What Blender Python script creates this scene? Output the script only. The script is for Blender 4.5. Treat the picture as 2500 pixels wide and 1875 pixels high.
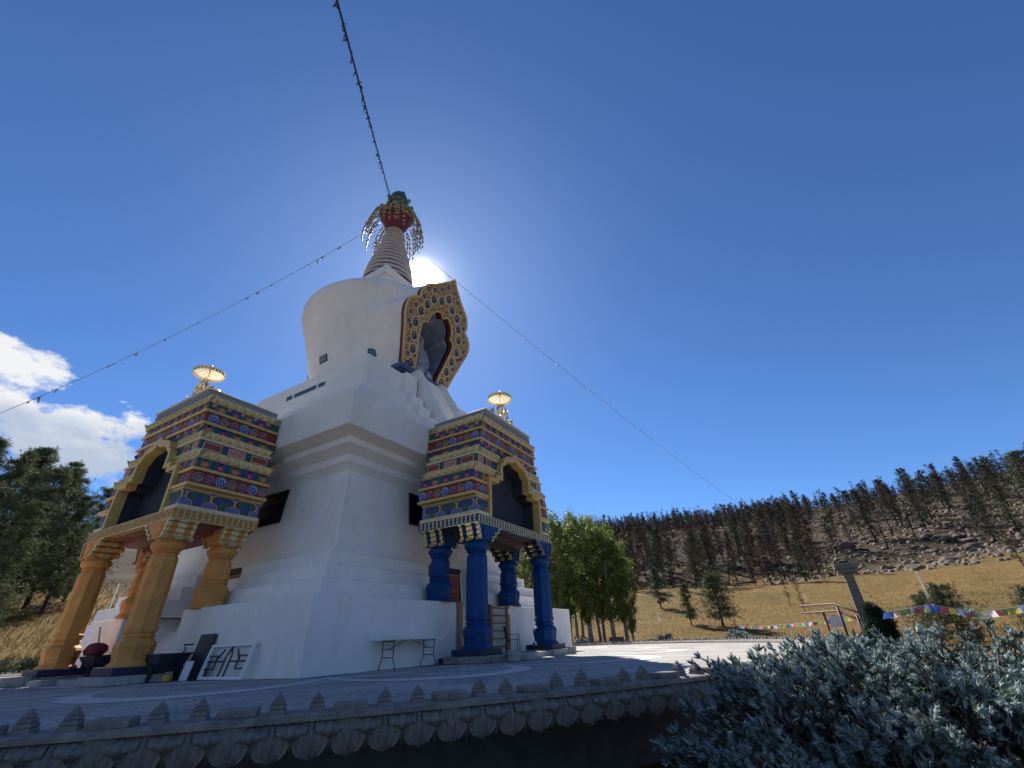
import bpy, math, random
from math import sin, cos, pi, radians as R, sqrt, atan2, hypot
from mathutils import Vector, Matrix, noise as mnoise

# ------------------------------------------------------------------ scene, camera, sky, sun
for o in list(bpy.data.objects): bpy.data.objects.remove(o)
scene = bpy.context.scene
COL = scene.collection
CAM = Vector((-16.309, -19.012, 0.593))
RT = Vector((0.51495994, -0.85619312, -0.04182819)); UP = Vector((-0.40904889, -0.28831956, 0.86576604)); FW = Vector((0.75332281, 0.42872506, 0.49869787))
cd = bpy.data.cameras.new('camera'); cam = bpy.data.objects.new('camera', cd); COL.objects.link(cam)
cd.sensor_width = 36; cd.lens = 1084.2 / 2500 * 36; cd.clip_start = 0.05; cd.clip_end = 6000
cam.matrix_world = Matrix(((RT.x, UP.x, -FW.x, CAM.x), (RT.y, UP.y, -FW.y, CAM.y), (RT.z, UP.z, -FW.z, CAM.z), (0, 0, 0, 1)))
scene.camera = cam

SUN = Vector((0.5300, 0.5165, 0.6725)).normalized()
SUN_EL = math.asin(SUN.z); SUN_ROT = atan2(SUN.x, SUN.y)
SKY_STRENGTH = 0.070; SUN_STRENGTH = 5.0
scene.view_settings.view_transform = 'Standard'; scene.view_settings.look = 'None'
scene.view_settings.exposure = 0.74; scene.view_settings.gamma = 1.0

def build_world():
    w = bpy.data.worlds.new('World'); scene.world = w; w.use_nodes = True
    nt = w.node_tree; nt.nodes.clear(); N = nt.nodes.new; L = nt.links.new
    out = N('ShaderNodeOutputWorld'); bg = N('ShaderNodeBackground'); bg.inputs['Strength'].default_value = SKY_STRENGTH
    sky = N('ShaderNodeTexSky'); sky.sky_type = 'NISHITA'; sky.sun_disc = False
    sky.sun_elevation = SUN_EL; sky.sun_rotation = SUN_ROT; sky.altitude = 2300; sky.air_density = 1.0; sky.dust_density = 0.6; sky.ozone_density = 1.6
    tc = N('ShaderNodeTexCoord')
    def math_(op, a, b=None, c=None, clamp=False):
        n = N('ShaderNodeMath'); n.operation = op; n.use_clamp = clamp
        for i, v in enumerate((a, b, c)):
            if v is None: continue
            if isinstance(v, (int, float)): n.inputs[i].default_value = v
            else: L(v, n.inputs[i])
        return n.outputs[0]
    def vdot(v):
        n = N('ShaderNodeVectorMath'); n.operation = 'DOT_PRODUCT'; L(tc.outputs['Generated'], n.inputs[0]); n.inputs[1].default_value = v; return n.outputs['Value']
    sep = N('ShaderNodeSeparateXYZ'); L(tc.outputs['Generated'], sep.inputs[0])
    # the sun's disc and the bright aureole of air around it
    d = math_('MAXIMUM', vdot(tuple(SUN)), 0.0)
    a1 = math_('MULTIPLY', math_('POWER', d, 3000.0), 220.0)
    a2 = math_('MULTIPLY', math_('POWER', d, 420.0), 4.0)
    a3 = math_('MULTIPLY', math_('POWER', d, 22.0), 0.75)
    aur = math_('ADD', math_('ADD', a1, a2), a3)
    add = N('ShaderNodeMixRGB'); add.blend_type = 'ADD'; add.inputs[0].default_value = 1.0
    tint = N('ShaderNodeMixRGB'); tint.blend_type = 'MULTIPLY'; tint.inputs[0].default_value = 1.0; tint.inputs[2].default_value = (0.57, 0.87, 1.24, 1); L(sky.outputs[0], tint.inputs[1]); L(tint.outputs[0], add.inputs[1])
    auc = N('ShaderNodeMixRGB'); auc.blend_type = 'MULTIPLY'; auc.inputs[0].default_value = 1.0; auc.inputs[1].default_value = (1.0, 0.97, 0.92, 1)
    L(aur, auc.inputs[2]); L(auc.outputs[0], add.inputs[2])
    # clouds: banks standing over the western horizon
    AZ = R(84)
    lat = vdot((-sin(AZ - pi / 2 + pi / 2), cos(AZ), 0)); fwd = vdot((cos(AZ), sin(AZ), 0))
    az = math_('ARCTAN2', lat, fwd)                       # radians left of azimuth 84
    el = math_('ARCSINE', sep.outputs['Z'])
    comb = N('ShaderNodeCombineXYZ'); L(az, comb.inputs[0]); L(math_('MULTIPLY', el, 1.7), comb.inputs[1]); comb.inputs[2].default_value = 3.7
    def noise(scale, detail, rough, off):
        m = N('ShaderNodeMapping'); L(comb.outputs[0], m.inputs[0]); m.inputs['Location'].default_value = off
        n = N('ShaderNodeTexNoise'); L(m.outputs[0], n.inputs['Vector']); n.inputs['Scale'].default_value = scale; n.inputs['Detail'].default_value = detail; n.inputs['Roughness'].default_value = rough
        return n.outputs['Fac']
    n1 = noise(9.0, 9, 0.62, (0, 0, 0)); n2 = noise(26.0, 8, 0.6, (1.3, 0.4, 0.2)); n3 = noise(7, 6, 0.55, (4.1, 2.2, 0.7))
    def bank(el0, th_up, th_dn, az_edge, slope, soft):
        # a bank centred on el0 that thins out to the right of az_edge
        e = math_('SUBTRACT', el, math_('ADD', math_('MULTIPLY', az, slope), el0))
        up = math_('DIVIDE', math_('MAXIMUM', e, 0.0), th_up); dn = math_('DIVIDE', math_('MAXIMUM', math_('MULTIPLY', e, -1.0), 0.0), th_dn)
        edge = math_('DIVIDE', math_('MAXIMUM', math_('SUBTRACT', az_edge, az), 0.0), soft)
        return math_('SUBTRACT', 1.0, math_('ADD', math_('ADD', up, dn), edge))
    nz = math_('ADD', math_('MULTIPLY', math_('SUBTRACT', n1, 0.5), 3.0), math_('MULTIPLY', math_('SUBTRACT', n2, 0.5), 1.6))
    b1 = math_('ADD', bank(R(23.0), R(2.0), R(2.3), R(-3.6), -0.05, R(3)), nz)
    b2 = math_('ADD', bank(R(19.2), R(2.6), R(9.5), R(-10.5), 0.0, R(3)), math_('MULTIPLY', nz, 1.0))
    s1 = math_('SMOOTH_MIN', math_('MULTIPLY', math_('MAXIMUM', math_('SUBTRACT', b1, 0.25), 0.0), 2.2), 1.0, 0.2)
    s2 = math_('SMOOTH_MIN', math_('MULTIPLY', math_('MAXIMUM', math_('SUBTRACT', b2, 0.25), 0.0), 2.6), 1.0, 0.2)
    cov = math_('MULTIPLY', math_('MAXIMUM', s1, s2), 1.0, clamp=True)
    # bank tops catch the sun, the undersides stay grey-blue
    under = math_('MULTIPLY', math_('SUBTRACT', R(19.6), math_('ADD', el, math_('MULTIPLY', math_('SUBTRACT', n3, 0.5), R(11)))), 1 / R(2.6), clamp=True)
    cc = N('ShaderNodeMixRGB'); L(under, cc.inputs[0]); cc.inputs[1].default_value = (7.6, 7.7, 7.9, 1); cc.inputs[2].default_value = (4.2, 4.9, 6.2, 1)
    mix = N('ShaderNodeMixRGB'); L(cov, mix.inputs[0]); L(add.outputs[0], mix.inputs[1]); L(cc.outputs[0], mix.inputs[2])
    L(mix.outputs[0], bg.inputs['Color']); L(bg.outputs[0], out.inputs[0])
build_world()
sl = bpy.data.lights.new('sun', 'SUN'); sl.energy = SUN_STRENGTH; sl.angle = R(0.53); sl.color = (1.0, 0.955, 0.88)
so = bpy.data.objects.new('sun', sl); COL.objects.link(so); so.location = (60, 60, 80); so.rotation_euler = SUN.to_track_quat('Z', 'Y').to_euler()

# ------------------------------------------------------------------ materials
MATS = {}
def mat(name, col, rough=0.7, metal=0.0, var=0.0, scale=4.0, bump=0.0, bscale=40.0, col2=None, spec=None, transl=0.0, detail=5, coords='Object', stretch=(1, 1, 1), dirt=None):
    if name in MATS: return MATS[name]
    m = bpy.data.materials.new(name); m.use_nodes = True; nt = m.node_tree; N = nt.nodes.new; L = nt.links.new
    b = nt.nodes['Principled BSDF']; b.inputs['Roughness'].default_value = rough; b.inputs['Metallic'].default_value = metal
    if spec is not None: b.inputs['Specular IOR Level'].default_value = spec
    tc = N('ShaderNodeTexCoord'); mp = N('ShaderNodeMapping'); L(tc.outputs[coords], mp.inputs[0]); mp.inputs['Scale'].default_value = stretch
    if var > 0 or col2:
        n = N('ShaderNodeTexNoise'); L(mp.outputs[0], n.inputs['Vector']); n.inputs['Scale'].default_value = scale; n.inputs['Detail'].default_value = detail; n.inputs['Roughness'].default_value = 0.62
        cr = N('ShaderNodeValToRGB'); L(n.outputs['Fac'], cr.inputs[0])
        if col2 is None:
            a = tuple(max(0, c * (1 - var)) for c in col); z = tuple(min(1, c * (1 + var)) for c in col)
        else: a, z = col, col2
        cr.color_ramp.elements[0].position = 0.32; cr.color_ramp.elements[1].position = 0.68
        cr.color_ramp.elements[0].color = (*a, 1); cr.color_ramp.elements[1].color = (*z, 1)
        c_out = cr.outputs[0]
        if dirt:
            n2 = N('ShaderNodeTexNoise'); mp2 = N('ShaderNodeMapping'); L(tc.outputs[coords], mp2.inputs[0]); mp2.inputs['Scale'].default_value = (1.6, 1.6, 0.4)
            L(mp2.outputs[0], n2.inputs['Vector']); n2.inputs['Scale'].default_value = 1.3; n2.inputs['Detail'].default_value = 7; n2.inputs['Roughness'].default_value = 0.7
            r2 = N('ShaderNodeValToRGB'); L(n2.outputs['Fac'], r2.inputs[0]); r2.color_ramp.elements[0].position = 0.50; r2.color_ramp.elements[1].position = 0.78
            r2.color_ramp.elements[0].color = (0, 0, 0, 1); r2.color_ramp.elements[1].color = (0.55, 0.55, 0.55, 1)
            mx = N('ShaderNodeMixRGB'); L(r2.outputs[0], mx.inputs[0]); L(c_out, mx.inputs[1]); mx.inputs[2].default_value = (*dirt, 1); c_out = mx.outputs[0]
        L(c_out, b.inputs['Base Color'])
    else: b.inputs['Base Color'].default_value = (*col, 1)
    if bump > 0:
        n3 = N('ShaderNodeTexNoise'); L(mp.outputs[0], n3.inputs['Vector']); n3.inputs['Scale'].default_value = bscale; n3.inputs['Detail'].default_value = 6
        bp = N('ShaderNodeBump'); bp.inputs['Strength'].default_value = bump; bp.inputs['Distance'].default_value = 0.02; L(n3.outputs['Fac'], bp.inputs['Height']); L(bp.outputs[0], b.inputs['Normal'])
    if transl > 0:
        out = nt.nodes['Material Output']; t = N('ShaderNodeBsdfTranslucent'); ms = N('ShaderNodeMixShader'); ms.inputs[0].default_value = transl
        if var > 0 or col2: L(c_out, t.inputs[0])
        else: t.inputs[0].default_value = (*col, 1)
        L(b.outputs[0], ms.inputs[1]); L(t.outputs[0], ms.inputs[2]); L(ms.outputs[0], out.inputs[0])
    MATS[name] = m; return m

WHITE = mat('white_stucco', (0.80, 0.775, 0.72), 0.88, var=0.065, scale=0.55, bump=0.35, bscale=38, dirt=(0.62, 0.585, 0.52))
CONC = mat('concrete', (0.36, 0.34, 0.31), 0.9, var=0.22, scale=5, bump=0.4, bscale=60)
STONE = mat('cast_stone', (0.235, 0.215, 0.19), 0.92, var=0.32, scale=7, bump=0.8, bscale=45, dirt=(0.08, 0.075, 0.065))
GOLD = mat('gold_paint', (0.62, 0.42, 0.13), 0.42, 0.35, var=0.12, scale=8)
GOLDM = mat('gilded_metal', (0.86, 0.62, 0.25), 0.24, 1.0, var=0.12, scale=10)
CREAM = mat('cream_trim', (0.66, 0.56, 0.33), 0.6, var=0.1, scale=6)
GOLDR = mat('gold_relief', (0.60, 0.45, 0.19), 0.5, 0.15, var=0.18, scale=9)
DRED = mat('dark_red_paint', (0.17, 0.028, 0.03), 0.6, var=0.12, scale=5)
RED = mat('red_panel', (0.27, 0.05, 0.04), 0.6, var=0.12, scale=4)
PINK = mat('pink_paint', (0.50, 0.20, 0.18), 0.65, var=0.1, scale=5)
BLUE = mat('cobalt_paint', (0.022, 0.055, 0.22), 0.55, var=0.15, scale=5)
SLATE = mat('slate_blue_paint', (0.12, 0.15, 0.33), 0.6, var=0.1, scale=5)
LBLUE = mat('pale_blue_paint', (0.30, 0.40, 0.64), 0.6, var=0.08, scale=5)
GREEN = mat('green_paint', (0.03, 0.12, 0.09), 0.6, var=0.12, scale=5)
TEAL = mat('dark_teal_paint', (0.02, 0.075, 0.09), 0.6, var=0.12, scale=5)
ORNG = mat('orange_motif', (0.52, 0.15, 0.06), 0.6, var=0.1, scale=5)
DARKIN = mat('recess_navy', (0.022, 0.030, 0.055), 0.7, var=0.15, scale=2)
LOTUSG = mat('lotus_frieze_grey', (0.36, 0.35, 0.33), 0.7, var=0.12, scale=8)
ROOFW = mat('pale_roof', (0.66, 0.65, 0.62), 0.6, var=0.06, scale=4)
COLB = mat('blue_column_paint', (0.001, 0.046, 0.165), 0.55, spec=0.25, var=0.22, scale=3, bump=0.2, bscale=22, dirt=(0.012, 0.04, 0.11))
COLO = mat('orange_column_paint', (0.64, 0.285, 0.07), 0.6, var=0.18, scale=3, bump=0.2, bscale=22, spec=0.25, dirt=(0.46, 0.23, 0.07))
NAVY = mat('navy_base_paint', (0.012, 0.02, 0.055), 0.55, var=0.15, scale=4)
SOFB = mat('dark_timber', (0.06, 0.035, 0.03), 0.7, var=0.2, scale=5)
SOFO = mat('red_brown_timber', (0.22, 0.075, 0.04), 0.65, var=0.15, scale=5)
WOOD = mat('raw_timber', (0.34, 0.20, 0.10), 0.75, var=0.25, scale=3, stretch=(8, 8, 1))
WOODR = mat('red_stained_timber', (0.16, 0.06, 0.035), 0.65, var=0.25, scale=3, stretch=(8, 8, 1))
GLASS = mat('window_glass', (0.05, 0.06, 0.08), 0.06, spec=0.8)
DGLASS = mat('dark_window_glass', (0.012, 0.014, 0.02), 0.08, spec=0.5)
WPAINT = mat('white_paint', (0.72, 0.72, 0.70), 0.45, var=0.05, scale=3)
BLACKM = mat('black_steel', (0.02, 0.02, 0.022), 0.45, 0.4)
GREYM = mat('grey_steel', (0.045, 0.05, 0.055), 0.45, 0.5, var=0.1)
RUBBER = mat('black_rubber', (0.018, 0.018, 0.018), 0.8)
CARTP = mat('dark_plastic', (0.03, 0.034, 0.045), 0.5, var=0.2)
REDC = mat('red_fabric', (0.20, 0.025, 0.035), 0.85, var=0.2, scale=9)
RINGW = mat('spire_ring_paint', (0.52, 0.49, 0.49), 0.6, var=0.08, scale=3)
RINGD = mat('spire_groove_red', (0.05, 0.02, 0.035), 0.7)
CROWNR = mat('crown_red', (0.16, 0.018, 0.024), 0.55, var=0.15)
BRASS = mat('aged_brass', (0.24, 0.19, 0.085), 0.35, 0.85, var=0.2, scale=7)
NICHE_IN = mat('niche_blue', (0.24, 0.30, 0.44), 0.7, var=0.25, scale=2)
ROCK = mat('rock', (0.07, 0.052, 0.04), 0.9, var=0, col2=(0.19, 0.14, 0.10), scale=2.2, bump=0.9, bscale=6)
BARK = mat('pine_bark', (0.045, 0.032, 0.026), 0.95, var=0.35, scale=5, bump=0.8, bscale=20)
CHAR = mat('charred_bark', (0.014, 0.012, 0.012), 0.95, var=0.3, scale=4)
ASPB = mat('aspen_bark', (0.20, 0.19, 0.15), 0.85, var=0.35, scale=6)
PINE1 = mat('pine_needles', (0.045, 0.062, 0.024), 0.75, col2=(0.105, 0.125, 0.05), scale=0.5, transl=0.25)
BURN1 = mat('scorched_needles', (0.075, 0.045, 0.024), 0.85, col2=(0.15, 0.085, 0.045), scale=0.5, transl=0.1)
BURN2 = mat('grey_green_needles', (0.045, 0.050, 0.024), 0.85, col2=(0.095, 0.09, 0.042), scale=0.5, transl=0.1)
BURN3 = mat('dead_twigs', (0.035, 0.027, 0.024), 0.9, col2=(0.075, 0.055, 0.045), scale=0.5)
YPINE = mat('young_pine_needles', (0.035, 0.058, 0.022), 0.7, col2=(0.085, 0.115, 0.042), scale=0.9, transl=0.15)
ASPL = mat('aspen_leaves', (0.085, 0.135, 0.022), 0.55, col2=(0.20, 0.25, 0.05), scale=0.7, transl=0.5)
SPRU = mat('blue_spruce_needles', (0.15, 0.205, 0.20), 0.7, col2=(0.46, 0.55, 0.52), scale=3.5, transl=0.2)
SPRU2 = mat('blue_spruce_new_growth', (0.36, 0.45, 0.43), 0.7, col2=(0.58, 0.66, 0.62), scale=3.5, transl=0.25)
SPRU3 = mat('blue_spruce_green', (0.06, 0.095, 0.07), 0.75, col2=(0.17, 0.22, 0.16), scale=3.5, transl=0.2)
SPRU4 = mat('dead_spruce_twig', (0.09, 0.06, 0.04), 0.9, col2=(0.16, 0.115, 0.08), scale=3.5)
SPRD = mat('spruce_inner_shade', (0.02, 0.026, 0.02), 0.95, var=0.3)  # near-black colour standing in for the shade inside the bush
JUNI = mat('juniper_needles', (0.02, 0.042, 0.018), 0.8, col2=(0.05, 0.08, 0.03), scale=3, transl=0.12)

# ------------------------------------------------------------------ mesh helpers
class MB:
    def __init__(s): s.v = []; s.f = []; s.m = []
    def add(s, vs, fs, mi=0):
        b = len(s.v); s.v += [tuple(p) for p in vs]
        for f in fs: s.f.append(tuple(b + i for i in f)); s.m.append(mi)
        return s
    def box(s, x0, x1, y0, y1, z0, z1, mi=0, tx=0.0, ty=0.0, bev=0.0):
        if bev > 0:                                   # chamfered: 24 verts, edges cut at 45 degrees
            x0, x1 = min(x0, x1), max(x0, x1); y0, y1 = min(y0, y1), max(y0, y1); e = min(bev, (x1 - x0) * .3, (y1 - y0) * .3, (z1 - z0) * .3)
            ring = lambda X0, X1, Y0, Y1, z: [(X0 + e, Y0, z), (X1 - e, Y0, z), (X1, Y0 + e, z), (X1, Y1 - e, z), (X1 - e, Y1, z), (X0 + e, Y1, z), (X0, Y1 - e, z), (X0, Y0 + e, z)]
            rs = [ring(x0 + e, x1 - e, y0 + e, y1 - e, z0), ring(x0, x1, y0, y1, z0 + e), ring(x0 + tx, x1 - tx, y0 + ty, y1 - ty, z1 - e), ring(x0 + tx + e, x1 - tx - e, y0 + ty + e, y1 - ty - e, z1)]
            vs = [p for r in rs for p in r]; fs = [tuple(range(7, -1, -1)), tuple(range(24, 32))]
            for k in range(3):
                for i in range(8): j = (i + 1) % 8; fs.append((k * 8 + i, k * 8 + j, k * 8 + 8 + j, k * 8 + 8 + i))
            return s.add(vs, fs, mi)
        vs = [(x0, y0, z0), (x1, y0, z0), (x1, y1, z0), (x0, y1, z0), (x0 + tx, y0 + ty, z1), (x1 - tx, y0 + ty, z1), (x1 - tx, y1 - ty, z1), (x0 + tx, y1 - ty, z1)]
        return s.add(vs, [(3, 2, 1, 0), (4, 5, 6, 7), (0, 1, 5, 4), (1, 2, 6, 5), (2, 3, 7, 6), (3, 0, 4, 7)], mi)
    def obox(s, c, ax, ay, az, mi=0):
        c = Vector(c); ax, ay, az = Vector(ax), Vector(ay), Vector(az)
        vs = [c + i * ax + j * ay + k * az for k in (-1, 1) for i, j in ((-1, -1), (1, -1), (1, 1), (-1, 1))]
        return s.add(vs, [(3, 2, 1, 0), (4, 5, 6, 7), (0, 1, 5, 4), (1, 2, 6, 5), (2, 3, 7, 6), (3, 0, 4, 7)], mi)
    def bar(s, a, b, w, h=None, mi=0, up=(0, 0, 1)):
        a, b = Vector(a), Vector(b); d = b - a; l = d.length
        if l < 1e-6: return s
        d /= l; u = Vector(up)
        if abs(d.dot(u)) > 0.98: u = Vector((1, 0, 0))
        x = d.cross(u).normalized(); y = x.cross(d).normalized(); h = w if h is None else h
        return s.obox((a + b) / 2, d * l / 2, x * w / 2, y * h / 2, mi)
    def lathe(s, prof, n=24, c=(0, 0, 0), mi=0, rib=None, rot=0.0, cap=True):
        base = len(s.v)
        for k, (r, z) in enumerate(prof):
            for i in range(n):
                t = 2 * pi * i / n + rot; rr = r * (rib(t, k) if rib else 1); s.v.append((c[0] + rr * cos(t), c[1] + rr * sin(t), c[2] + z))
        for k in range(len(prof) - 1):
            for i in range(n):
                j = (i + 1) % n; s.f.append((base + k * n + i, base + k * n + j, base + (k + 1) * n + j, base + (k + 1) * n + i)); s.m.append(mi)
        if cap:
            s.f.append(tuple(base + i for i in range(n - 1, -1, -1))); s.m.append(mi)
            t0 = base + (len(prof) - 1) * n; s.f.append(tuple(t0 + i for i in range(n))); s.m.append(mi)
        return s
    def tube(s, pts, rad, n=6, mi=0, cap=True):
        pts = [Vector(p) for p in pts]; base = len(s.v); k = len(pts)
        if not hasattr(rad, '__len__'): rad = [rad] * k
        x = None
        for i, p in enumerate(pts):
            d = (pts[min(i + 1, k - 1)] - pts[max(i - 1, 0)]).normalized()
            if x is None:
                u = Vector((0, 0, 1)) if abs(d.z) < 0.9 else Vector((1, 0, 0)); x = d.cross(u).normalized()
            else:
                x = (x - d * x.dot(d)).normalized()
            y = d.cross(x)
            for j in range(n):
                t = 2 * pi * j / n; s.v.append(tuple(p + (x * cos(t) + y * sin(t)) * rad[i]))
        for i in range(k - 1):
            for j in range(n):
                q = (j + 1) % n; s.f.append((base + i * n + j, base + i * n + q, base + (i + 1) * n + q, base + (i + 1) * n + j)); s.m.append(mi)
        if cap and n > 2:
            s.f.append(tuple(base + j for j in range(n - 1, -1, -1))); s.m.append(mi); s.f.append(tuple(base + (k - 1) * n + j for j in range(n))); s.m.append(mi)
        return s
    def prism(s, poly, y0, y1, mi=0, ax='y'):
        n = len(poly)
        g = {'y': lambda a, b, c: (a, c, b), 'x': lambda a, b, c: (c, a, b), 'z': lambda a, b, c: (a, b, c)}[ax]
        vs = [g(a, b, y0) for a, b in poly] + [g(a, b, y1) for a, b in poly]
        fs = [tuple(range(n)), tuple(range(2 * n - 1, n - 1, -1))] + [(i, i + n, (i + 1) % n + n, (i + 1) % n) for i in range(n)]
        return s.add(vs, fs, mi)
    def plate(s, poly, y, mi=0, th=0.0):               # polygon in x,z facing -y, with a bevelled rim of depth th behind it
        n = len(poly); b = len(s.v)
        s.v += [(a, y, c) for a, c in poly]; s.f.append(tuple(b + i for i in range(n))); s.m.append(mi)
        if th > 0:
            s.v += [(a, y + th, c) for a, c in poly]
            for i in range(n): j = (i + 1) % n; s.f.append((b + j, b + i, b + n + i, b + n + j)); s.m.append(mi)
        return s
    def sphere(s, c, r, n=8, m=5, mi=0, sz=1.0):
        return s.lathe([(max(1e-4, r * sin(pi * k / m)), -r * cos(pi * k / m) * sz) for k in range(m + 1)], n, c, mi, cap=False)
    def mesh(s, name, mats, smooth=False, ang=None):
        me = bpy.data.meshes.new(name); me.from_pydata(s.v, [], s.f)
        for m in (mats if isinstance(mats, (list, tuple)) else [mats]): me.materials.append(m)
        me.polygons.foreach_set('material_index', s.m)
        if smooth: me.polygons.foreach_set('use_smooth', [True] * len(s.f))
        me.update()
        if smooth and ang: me.set_sharp_from_angle(angle=R(ang))
        return me
    def build(s, name, mats, parent=None, smooth=False, ang=None, kind=None, loc=None, rotz=None):
        return obj(name, s.mesh(name, mats, smooth, ang), parent, kind, loc, rotz)

def obj(name, me, parent=None, kind=None, loc=None, rotz=None):
    o = bpy.data.objects.new(name, me); COL.objects.link(o)
    if parent: o.parent = parent
    if loc is not None: o.location = loc
    if rotz is not None: o.rotation_euler = (0, 0, rotz)
    if kind: o['kind'] = kind
    return o
def tag(o, label, cat, group=None):
    o['label'] = label; o['category'] = cat
    if group: o['group'] = group
    return o
def thing(name, label, cat, loc=(0, 0, 0), rotz=0.0, group=None):
    o = bpy.data.objects.new(name, None); COL.objects.link(o); o.location = loc; o.rotation_euler = (0, 0, rotz); o.empty_display_size = 0.2
    return tag(o, label, cat, group)
def copy_tree(o, parent=None):
    c = o.copy(); COL.objects.link(c); c.parent = parent
    for ch in o.children: copy_tree(ch, c)
    return c
def lerp(tab, x):
    if x <= tab[0][0]: return tab[0][1]
    for (a, va), (b, vb) in zip(tab, tab[1:]):
        if x <= b: t = (x - a) / (b - a); t = t * t * (3 - 2 * t) * 0.4 + t * 0.6; return va + (vb - va) * t
    return tab[-1][1]
def polar(az, r, z=0.0):                                 # azimuth in degrees and metres from the viewpoint, on the ground plan
    return Vector((CAM.x + r * cos(R(az)), CAM.y + r * sin(R(az)), z))

# ------------------------------------------------------------------ terrain
PR = [(0, -1.0), (40, -1.0), (48, -0.85), (70, 2.0), (110, 9.6), (150, 19), (230, 41), (330, 63), (430, 70), (700, 60), (2500, 40)]
PL = [(0, -1.0), (36, -1.0), (46, -0.3), (70, 5.4), (110, 14), (200, 34), (320, 56), (430, 62), (700, 50), (2500, 30)]
def smooth(a, b, x): t = max(0, min(1, (x - a) / (b - a))); return t * t * (3 - 2 * t)
def height(x, y):
    dx, dy = x - CAM.x, y - CAM.y; r = hypot(dx, dy); az = math.degrees(atan2(dy, dx))
    k = smooth(38, 64, az); z = lerp(PR, r) * (1 - k) + lerp(PL, r) * k
    w = smooth(-95, -45, az) * (1 - smooth(115, 160, az)); z = -1 + (z + 1) * (0.12 + 0.88 * w)
    q = mnoise.noise(Vector((x * 0.018, y * 0.018, 1.3))) * 3.0 + mnoise.noise(Vector((x * 0.06, y * 0.06, 5.1))) * 0.9 + mnoise.noise(Vector((x * 0.3, y * 0.3, 9.1))) * 0.16
    z += q * smooth(40, 120, r) + mnoise.noise(Vector((x * 0.4, y * 0.4, 2.1))) * 0.05
    f = smooth(21.5, 29, hypot(x, y)); return z * f - 1.0 * (1 - f)

def terrain_material():
    m = bpy.data.materials.new('dry_hillside'); m.use_nodes = True; nt = m.node_tree; N = nt.nodes.new; L = nt.links.new; b = nt.nodes['Principled BSDF']; b.inputs['Roughness'].default_value = 0.95; b.inputs['Specular IOR Level'].default_value = 0.1
    tc = N('ShaderNodeTexCoord')
    def noise(sc, det=6, st=(1, 1, 1), rough=0.62):
        mp = N('ShaderNodeMapping'); L(tc.outputs['Object'], mp.inputs[0]); mp.inputs['Scale'].default_value = st
        n = N('ShaderNodeTexNoise'); L(mp.outputs[0], n.inputs['Vector']); n.inputs['Scale'].default_value = sc; n.inputs['Detail'].default_value = det; n.inputs['Roughness'].default_value = rough; return n.outputs['Fac']
    def ramp(f, *els):
        r = N('ShaderNodeValToRGB'); L(f, r.inputs[0]); e = r.color_ramp.elements
        e[0].position, e[0].color = els[0][0], (*els[0][1], 1); e[1].position, e[1].color = els[-1][0], (*els[-1][1], 1)
        for p, c in els[1:-1]: k = e.new(p); k.color = (*c, 1)
        return r.outputs[0]
    def mix(f, a, c, bt='MIX'):
        x = N('ShaderNodeMixRGB'); x.blend_type = bt
        for i, v in ((0, f), (1, a), (2, c)):
            if isinstance(v, (float, int)): x.inputs[i].default_value = v
            elif isinstance(v, tuple): x.inputs[i].default_value = (*v, 1)
            else: L(v, x.inputs[i])
        return x.outputs[0]
    grass = ramp(noise(0.09, 8), (0.34, (0.055, 0.058, 0.024)), (0.45, (0.19, 0.12, 0.04)), (0.56, (0.27, 0.165, 0.055)), (0.68, (0.075, 0.072, 0.03)))
    grass = mix(0.55, grass, ramp(noise(1.4, 8, (1, 1, 3)), (0.3, (0.085, 0.062, 0.02)), (0.7, (0.24, 0.16, 0.06))), 'MIX')
    burnt = ramp(noise(0.12, 9), (0.30, (0.022, 0.018, 0.015)), (0.48, (0.06, 0.046, 0.032)), (0.60, (0.12, 0.086, 0.046)), (0.74, (0.036, 0.028, 0.022)))
    burnt = mix(0.5, burnt, ramp(noise(0.9, 9, (1, 1, 2.5), 0.7), (0.35, (0.014, 0.012, 0.010)), (0.55, (0.075, 0.058, 0.036)), (0.72, (0.15, 0.115, 0.075))))
    sep = N('ShaderNodeSeparateXYZ'); L(tc.outputs['Object'], sep.inputs[0])
    ma = N('ShaderNodeMath'); ma.operation = 'MULTIPLY_ADD'; L(noise(0.05, 6), ma.inputs[0]); ma.inputs[1].default_value = 12.0; L(sep.outputs['Z'], ma.inputs[2])
    mr = N('ShaderNodeMapRange'); L(ma.outputs[0], mr.inputs[0]); mr.inputs[1].default_value = 13.0; mr.inputs[2].default_value = 18.0
    L(mix(mr.outputs[0], grass, burnt), b.inputs['Base Color'])
    bp = N('ShaderNodeBump'); bp.inputs['Strength'].default_value = 1.0; bp.inputs['Distance'].default_value = 0.25; L(noise(2.2, 9, (1, 1, 1), 0.7), bp.inputs['Height']); L(bp.outputs[0], b.inputs['Normal'])
    return m
def build_terrain():
    m = MB(); na = 300; rs = [0.0]; r = 1.2
    while r < 2600: rs.append(r); r += max(0.8, r * 0.035)
    for r in rs:
        for i in range(na):
            a = 360.0 * i / na; p = polar(a, max(r, 0.01)); m.v.append((p.x, p.y, height(p.x, p.y) if r < 700 else height(p.x, p.y)))
    for k in range(len(rs) - 1):
        for i in range(na):
            j = (i + 1) % na; m.f.append((k * na + i, k * na + na + i, k * na + na + j, k * na + j)); m.m.append(0)
    o = m.build('ground', terrain_material(), smooth=True); o['kind'] = 'structure'
build_terrain()

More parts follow.
